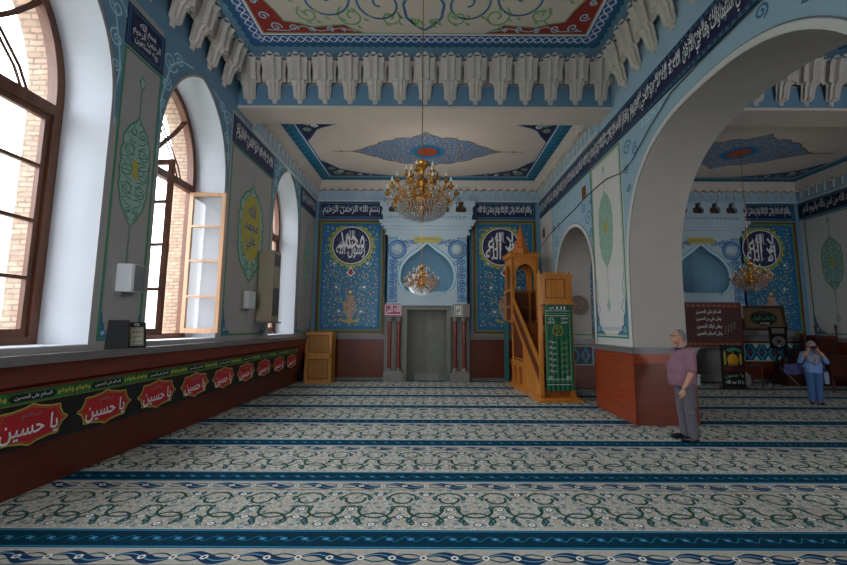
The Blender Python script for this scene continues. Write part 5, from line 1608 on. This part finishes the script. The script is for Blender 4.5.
def man():
    root = empty('person', (4.12, 6.60, 0), radians(-90), 'standing grey-haired person in a mauve polo shirt and grey cargo trousers', 'person')
    # local: facing -Y, +X towards the viewer
    dy_ = lambda s: -.035 if s > 0 else .17
    arm = lambda s: ('c', [(s*.19, .01, 1.40), (s*.235, .02+dy_(s), 1.17), (s*.245, .0+dy_(s), 1.07)], [.058, .05, .046])
    fore = lambda s: ('c', [(s*.245, .0+dy_(s), 1.07), (s*(.25 if s > 0 else .22), -.09+dy_(s), .91), (s*(.245 if s > 0 else .20), -.13+dy_(s), .85)], [.046, .036, .028])
    body = [('e', (0, -.055, 1.655), (.076, .096, .108)), ('e', (0, -.085, 1.60), (.060, .075, .068)), ('c', [(0, -.115, 1.562), (0, -.11, 1.57)], [.034, .036]),
            ('c', [(0, -.145, 1.665), (0, -.172, 1.63)], [.010, .015]), ('c', [(-.018, -.150, 1.592), (.018, -.150, 1.592)], [.011, .011]),
            ('c', [(-.03, -.143, 1.69), (.03, -.143, 1.69)], [.012, .012]),
            ('c', [(0, -.03, 1.58), (0, .01, 1.46), (0, .02, 1.40)], [.060, .062, .08]),
            ('c', [(-.16, .03, 1.41), (.16, .03, 1.41)], [.06, .06]), ('e', (0, .01, 1.27), (.185, .125, .19)), ('e', (0, -.06, 1.06), (.175, .165, .18)), ('e', (0, .01, .93), (.165, .135, .12))]
    for s in (1, -1):
        body += [arm(s), fore(s), ('c', [(s*.09, .01, .92), (s*.095, 0, .50), (s*.10, .04, .10)], [.088, .058, .040]), ('c', [(s*.10, .03, .06), (s*.105, -.10, .045)], [.038, .032]),
                 ('e', (s*.076, -.045, 1.655), (.012, .018, .030))]
        body += hand((s*(.245 if s > 0 else .20), -.133+dy_(s), .84), (0, -.2, -1), (0, -1, -.1), .45)
    blob('body', body, SKIN, root, .0075, 3)
    POL = mat('mauve_cotton', '#8c6474', .8, var=.12, scale=25)
    sh = [('c', [(-.165, .015, 1.40), (.165, .015, 1.40)], [.078, .078]), ('e', (0, .0, 1.27), (.215, .165, .22)), ('e', (0, -.03, 1.12), (.215, .205, .26)), ('e', (0, -.035, .98), (.205, .205, .22)), ('c', [(0, -.01, 1.0), (0, -.01, .88)], [.185, .185]), ('c', [(0, .015, 1.43), (0, .005, 1.48)], [.09, .068])]
    for s in (1, -1): sh.append(('c', [(s*.19, .01, 1.40), (s*.24, .02+dy_(s), 1.15)], [.078, .075]))
    blob('shirt', sh, POL, root, .009, 4, z0=[((0, 0, .865), (0, 0, -1)), ((0, 0, 1.485), (0, -.5, 1))])
    TR = mat('grey_cargo_cotton', '#5f5a62', .85, var=.15, scale=18)
    tr = [('e', (0, .0, .93), (.178, .150, .13))]
    for s in (1, -1):
        tr += [('c', [(s*.085, .01, .90), (s*.095, .005, .70), (s*.10, .0, .48), (s*.102, .025, .28), (s*.105, .035, .08)], [.106, .098, .080, .078, .074]), ('e', (s*.165, .01, .60), (.034, .07, .10)), ('e', (s*.11, .01, .44), (.08, .085, .05))]
    blob('trousers', tr, TR, root, .009, 3, z0=[((0, 0, .045), (0, 0, -1))])
    SHO = mat('black_shoe', '#17171a', .4, var=.2)
    for s in (1, -1):
        dy = -.03 if s < 0 else 0
        blob('shoe', [('c', [(s*.105, .07+dy, .045), (s*.107, -.06+dy, .042), (s*.112, -.14+dy, .036)], [.044, .044, .036]), ('e', (s*.107, -.02+dy, .02), (.048, .15, .02))], SHO, root, .008, 2, z0=[((0, 0, .001), (0, 0, -1))])
    HR = mat('grey_hair', '#77757a', .8, var=.3, scale=60)
    blob('hair', [('e', (0, -.025, 1.675), (.084, .094, .10)), ('e', (0, .02, 1.63), (.070, .062, .075))], HR, root, .008, 2, z0=[((0, -.075, 1.68), (0, -1, -.45))])
    blob('collar', [('c', [(.075*cos(a), .0+.075*sin(a), 1.475 + .02*sin(a)) for a in [2*pi*i/10 for i in range(11)]], [.016]*11), ('c', [(.0, -.08, 1.46), (.01, -.11, 1.40)], [.02, .022])], mat('navy_neckcloth', '#2c2c58', .8, var=.2, scale=30), root, .007, 2)
    b = MB()
    for s in (1, -1):
        b.tube([(s*.033+.026*cos(a), -.160+.004*abs(cos(a)), 1.668+.018*sin(a)) for a in [2*pi*i/12 for i in range(13)]], .0028, DKWOOD, 6)
        b.tube([(s*.058, -.156, 1.672), (s*.082, -.10, 1.672), (s*.084, -.04, 1.668)], .0028, DKWOOD, 6)
    b.tube([(-.008, -.166, 1.67), (.008, -.166, 1.67)], .0028, DKWOOD, 6)
    b.build('spectacles', root)
    for s in (1, -1):
        b = MB(); sphere_pts(b, (s*.031, -.139, 1.668), (.012, .010, .009), mat('eye_white', '#d8d4cc', .3), 10); sphere_pts(b, (s*.031, -.147, 1.668), (.006, .004, .006), BLACK, 8); b.build('eye', root, smooth=True)
    b = MB(); b.tube([(.248+.036*cos(a), -.155+.036*sin(a), .865+.018*sin(a)) for a in [2*pi*i/14 for i in range(14)]], .008, GM, 6, closed=True); b.build('wristwatch', root)
man()
def woman():
    root = empty('person', (9.22, 9.72, 0), radians(-34), 'person in blue shirt and grey headscarf holding a camera up to the face', 'person')
    S = .90
    body = [('e', (0, -.06, 1.37), (.068, .085, .10)), ('e', (0, -.085, 1.32), (.052, .062, .06)), ('c', [(0, -.14, 1.37), (0, -.155, 1.345)], [.008, .012]), ('c', [(0, -.02, 1.31), (0, .02, 1.22)], [.05, .055]),
            ('c', [(-.13, .02, 1.18), (.13, .02, 1.18)], [.05, .05]), ('e', (0, .02, 1.08), (.15, .11, .17)), ('e', (0, .02, .88), (.15, .12, .14))]
    for s in (1, -1):
        body += [('c', [(s*.16, .02, 1.18), (s*.235, -.06, .99), (s*.17, -.16, 1.15), (s*.085, -.20, 1.27)], [.046, .038, .034, .024]),
                 ('c', [(s*.08, .02, .84), (s*.075, .0, .45), (s*.07, .03, .09)], [.085, .052, .038]), ('c', [(s*.07, .02, .05), (s*.075, -.10, .04)], [.034, .028])]
        body += hand((s*.082, -.205, 1.275), (-s*.45, -.25, .85), (0, .25, .9), .6)
    blob('body', body, SKIN, root, .0075, 3)
    SH = mat('light_blue_cotton', '#6f8fc4', .8, var=.12, scale=20)
    sh = [('c', [(-.135, .02, 1.185), (.135, .02, 1.185)], [.062, .062]), ('e', (0, .015, 1.07), (.172, .132, .18)), ('e', (0, .01, .90), (.185, .145, .20)), ('c', [(0, 0, .8), (0, 0, .76)], [.15, .165])]
    for s in (1, -1): sh.append(('c', [(s*.16, .02, 1.18), (s*.235, -.06, 1.0), (s*.205, -.11, 1.08)], [.060, .056, .052]))
    blob('shirt', sh, SH, root, .009, 4, z0=[((0, 0, .74), (0, 0, -1))])
    JN = mat('blue_denim', '#3d6090', .85, var=.18, scale=25)
    tr = [('e', (0, .02, .82), (.165, .132, .13))]
    for s in (1, -1): tr.append(('c', [(s*.078, .02, .80), (s*.075, .0, .46), (s*.07, .03, .07)], [.102, .074, .066]))
    blob('jeans', tr, JN, root, .009, 3, z0=[((0, 0, .035), (0, 0, -1))])
    for s in (1, -1):
        blob('shoe', [('c', [(s*.07, .05, .038), (s*.085, -.13, .032)], [.038, .034])], mat('black_shoe', '#17171a'), root, .008, 2, z0=[((0, 0, .001), (0, 0, -1))])
    SC = mat('grey_scarf', '#7d7f90', .85, var=.25, scale=22)
    blob('headscarf', [('e', (0, -.03, 1.385), (.092, .102, .122)), ('c', [(0, .03, 1.30), (0, .03, 1.18)], [.10, .13]), ('c', [(-.07, -.08, 1.30), (-.10, -.10, 1.12), (-.04, -.14, 1.0)], [.045, .05, .05]), ('c', [(.07, -.08, 1.30), (.09, -.10, 1.14), (.03, -.15, .98)], [.045, .05, .05]),
                       ('e', (0, -.09, 1.10), (.11, .07, .11))], SC, root, .009, 3, z0=[((0, -.085, 1.36), (0, -1, -.08))][:0])
    b = MB(); b.box((-.055, -.275, 1.31), (.055, -.215, 1.385), BLACK); b.tube([(0, -.275, 1.347), (0, -.315, 1.347)], .028, BLACK, 14); b.build('camera', root, bevel=0)
    for s in (1, -1):
        b = MB(); sphere_pts(b, (s*.027, -.136, 1.375), (.010, .008, .008), mat('eye_white', '#d8d4cc'), 8); b.build('eye', root, smooth=True)
    # shawl trailing from the elbow
    b = MB(); vs = []; n = 12
    for i in range(n+1):
        t = i/n
        for k in range(6):
            q = k/5
            vs.append((-.16-.36*t, .10+.03*sin(6*t+3*q), 1.02-.10*t-(.30-.06*t)*q - .05*sin(pi*t)))
    b.add(vs, [(i*6+k, (i+1)*6+k, (i+1)*6+k+1, i*6+k+1) for i in range(n) for k in range(5)], mat('violet_shawl', '#3f4270', .85, var=.2))
    b.build('shawl', root, smooth=True)
    b = MB(); b.tube([(.15, .0, 1.22), (.20, .08, .95), (.24, .1, .75)], .012, mat('violet_shawl', '#3f4270'), 6)
    b.T = None
    b.box((.19, .03, .48), (.27, .19, .76), mat('pale_bag', '#7f88a8', .7)); b.build('shoulder_bag', root)
woman()
# ================================================================== CAMERA
th, ro, f = .1113, .0047, 394.3
cam = bpy.data.cameras.new('camera'); co = bpy.data.objects.new('camera', cam); COL.objects.link(co); scene.camera = co
Fw = Vector((0, cos(th), sin(th))); U = Vector((0, -sin(th), cos(th))); Xa = Vector((1, 0, 0))
Rc = Xa*cos(ro) + U*sin(ro); Uc = -Xa*sin(ro) + U*cos(ro)
co.matrix_world = Matrix(((Rc.x, Uc.x, -Fw.x, 0), (Rc.y, Uc.y, -Fw.y, 0), (Rc.z, Uc.z, -Fw.z, 1.8), (0, 0, 0, 1)))
cam.sensor_width = 36; cam.lens = 36*f/847; cam.shift_x = -(433-423.5)/847; cam.clip_start = .05; cam.clip_end = 300

# ================================================================== LIGHT
w = bpy.data.worlds.new('sky'); scene.world = w; w.use_nodes = True
nt = w.node_tree; bg = nt.nodes['Background']
bg.inputs[0].default_value = (.90, .95, 1, 1); bg.inputs[1].default_value = 3.2
def area(name, loc, rot, sx, sy, e, col=(1,1,1), portal=False):
    L = bpy.data.lights.new(name, 'AREA'); L.shape = 'RECTANGLE'; L.size = sx; L.size_y = sy; L.energy = e; L.color = col
    if portal: L.cycles.is_portal = True
    o = bpy.data.objects.new(name, L); COL.objects.link(o); o.location = loc; o.rotation_euler = rot; return o
for c in WIN: area('window_portal', (XL-.45, c, 3.9), (0, radians(-90), 0), 4.8, 1.8, 1, portal=True)
for c in (-2.6, 9.0): area('window_portal', (c, YF-.02, 3.3), (radians(90), 0, 0), 2.0, 4.4, 1, portal=True)  # portals for the added openings behind the viewer
def lamp(name, loc, e, rad, col=(1, .93, .85)):
    L = bpy.data.lights.new(name, 'POINT'); L.energy = e; L.shadow_soft_size = rad; L.color = col
    o = bpy.data.objects.new(name, L); COL.objects.link(o); o.location = loc
lamp('fill_light', (-.2, 10.6, 4.6), 30, 1.2); lamp('fill_light', (9.0, 10.8, 4.8), 5, 1.0)  # unseen point fills added to brighten the far bay and side hall
scene.view_settings.view_transform = 'Standard'; scene.view_settings.look = 'None'; scene.view_settings.exposure = 1.6
scene.cycles.use_denoising = True; scene.cycles.max_bounces = 10; scene.cycles.diffuse_bounces = 6; scene.cycles.transparent_max_bounces = 16; scene.cycles.caustics_reflective = False; scene.cycles.caustics_refractive = False; scene.cycles.sample_clamp_indirect = 6
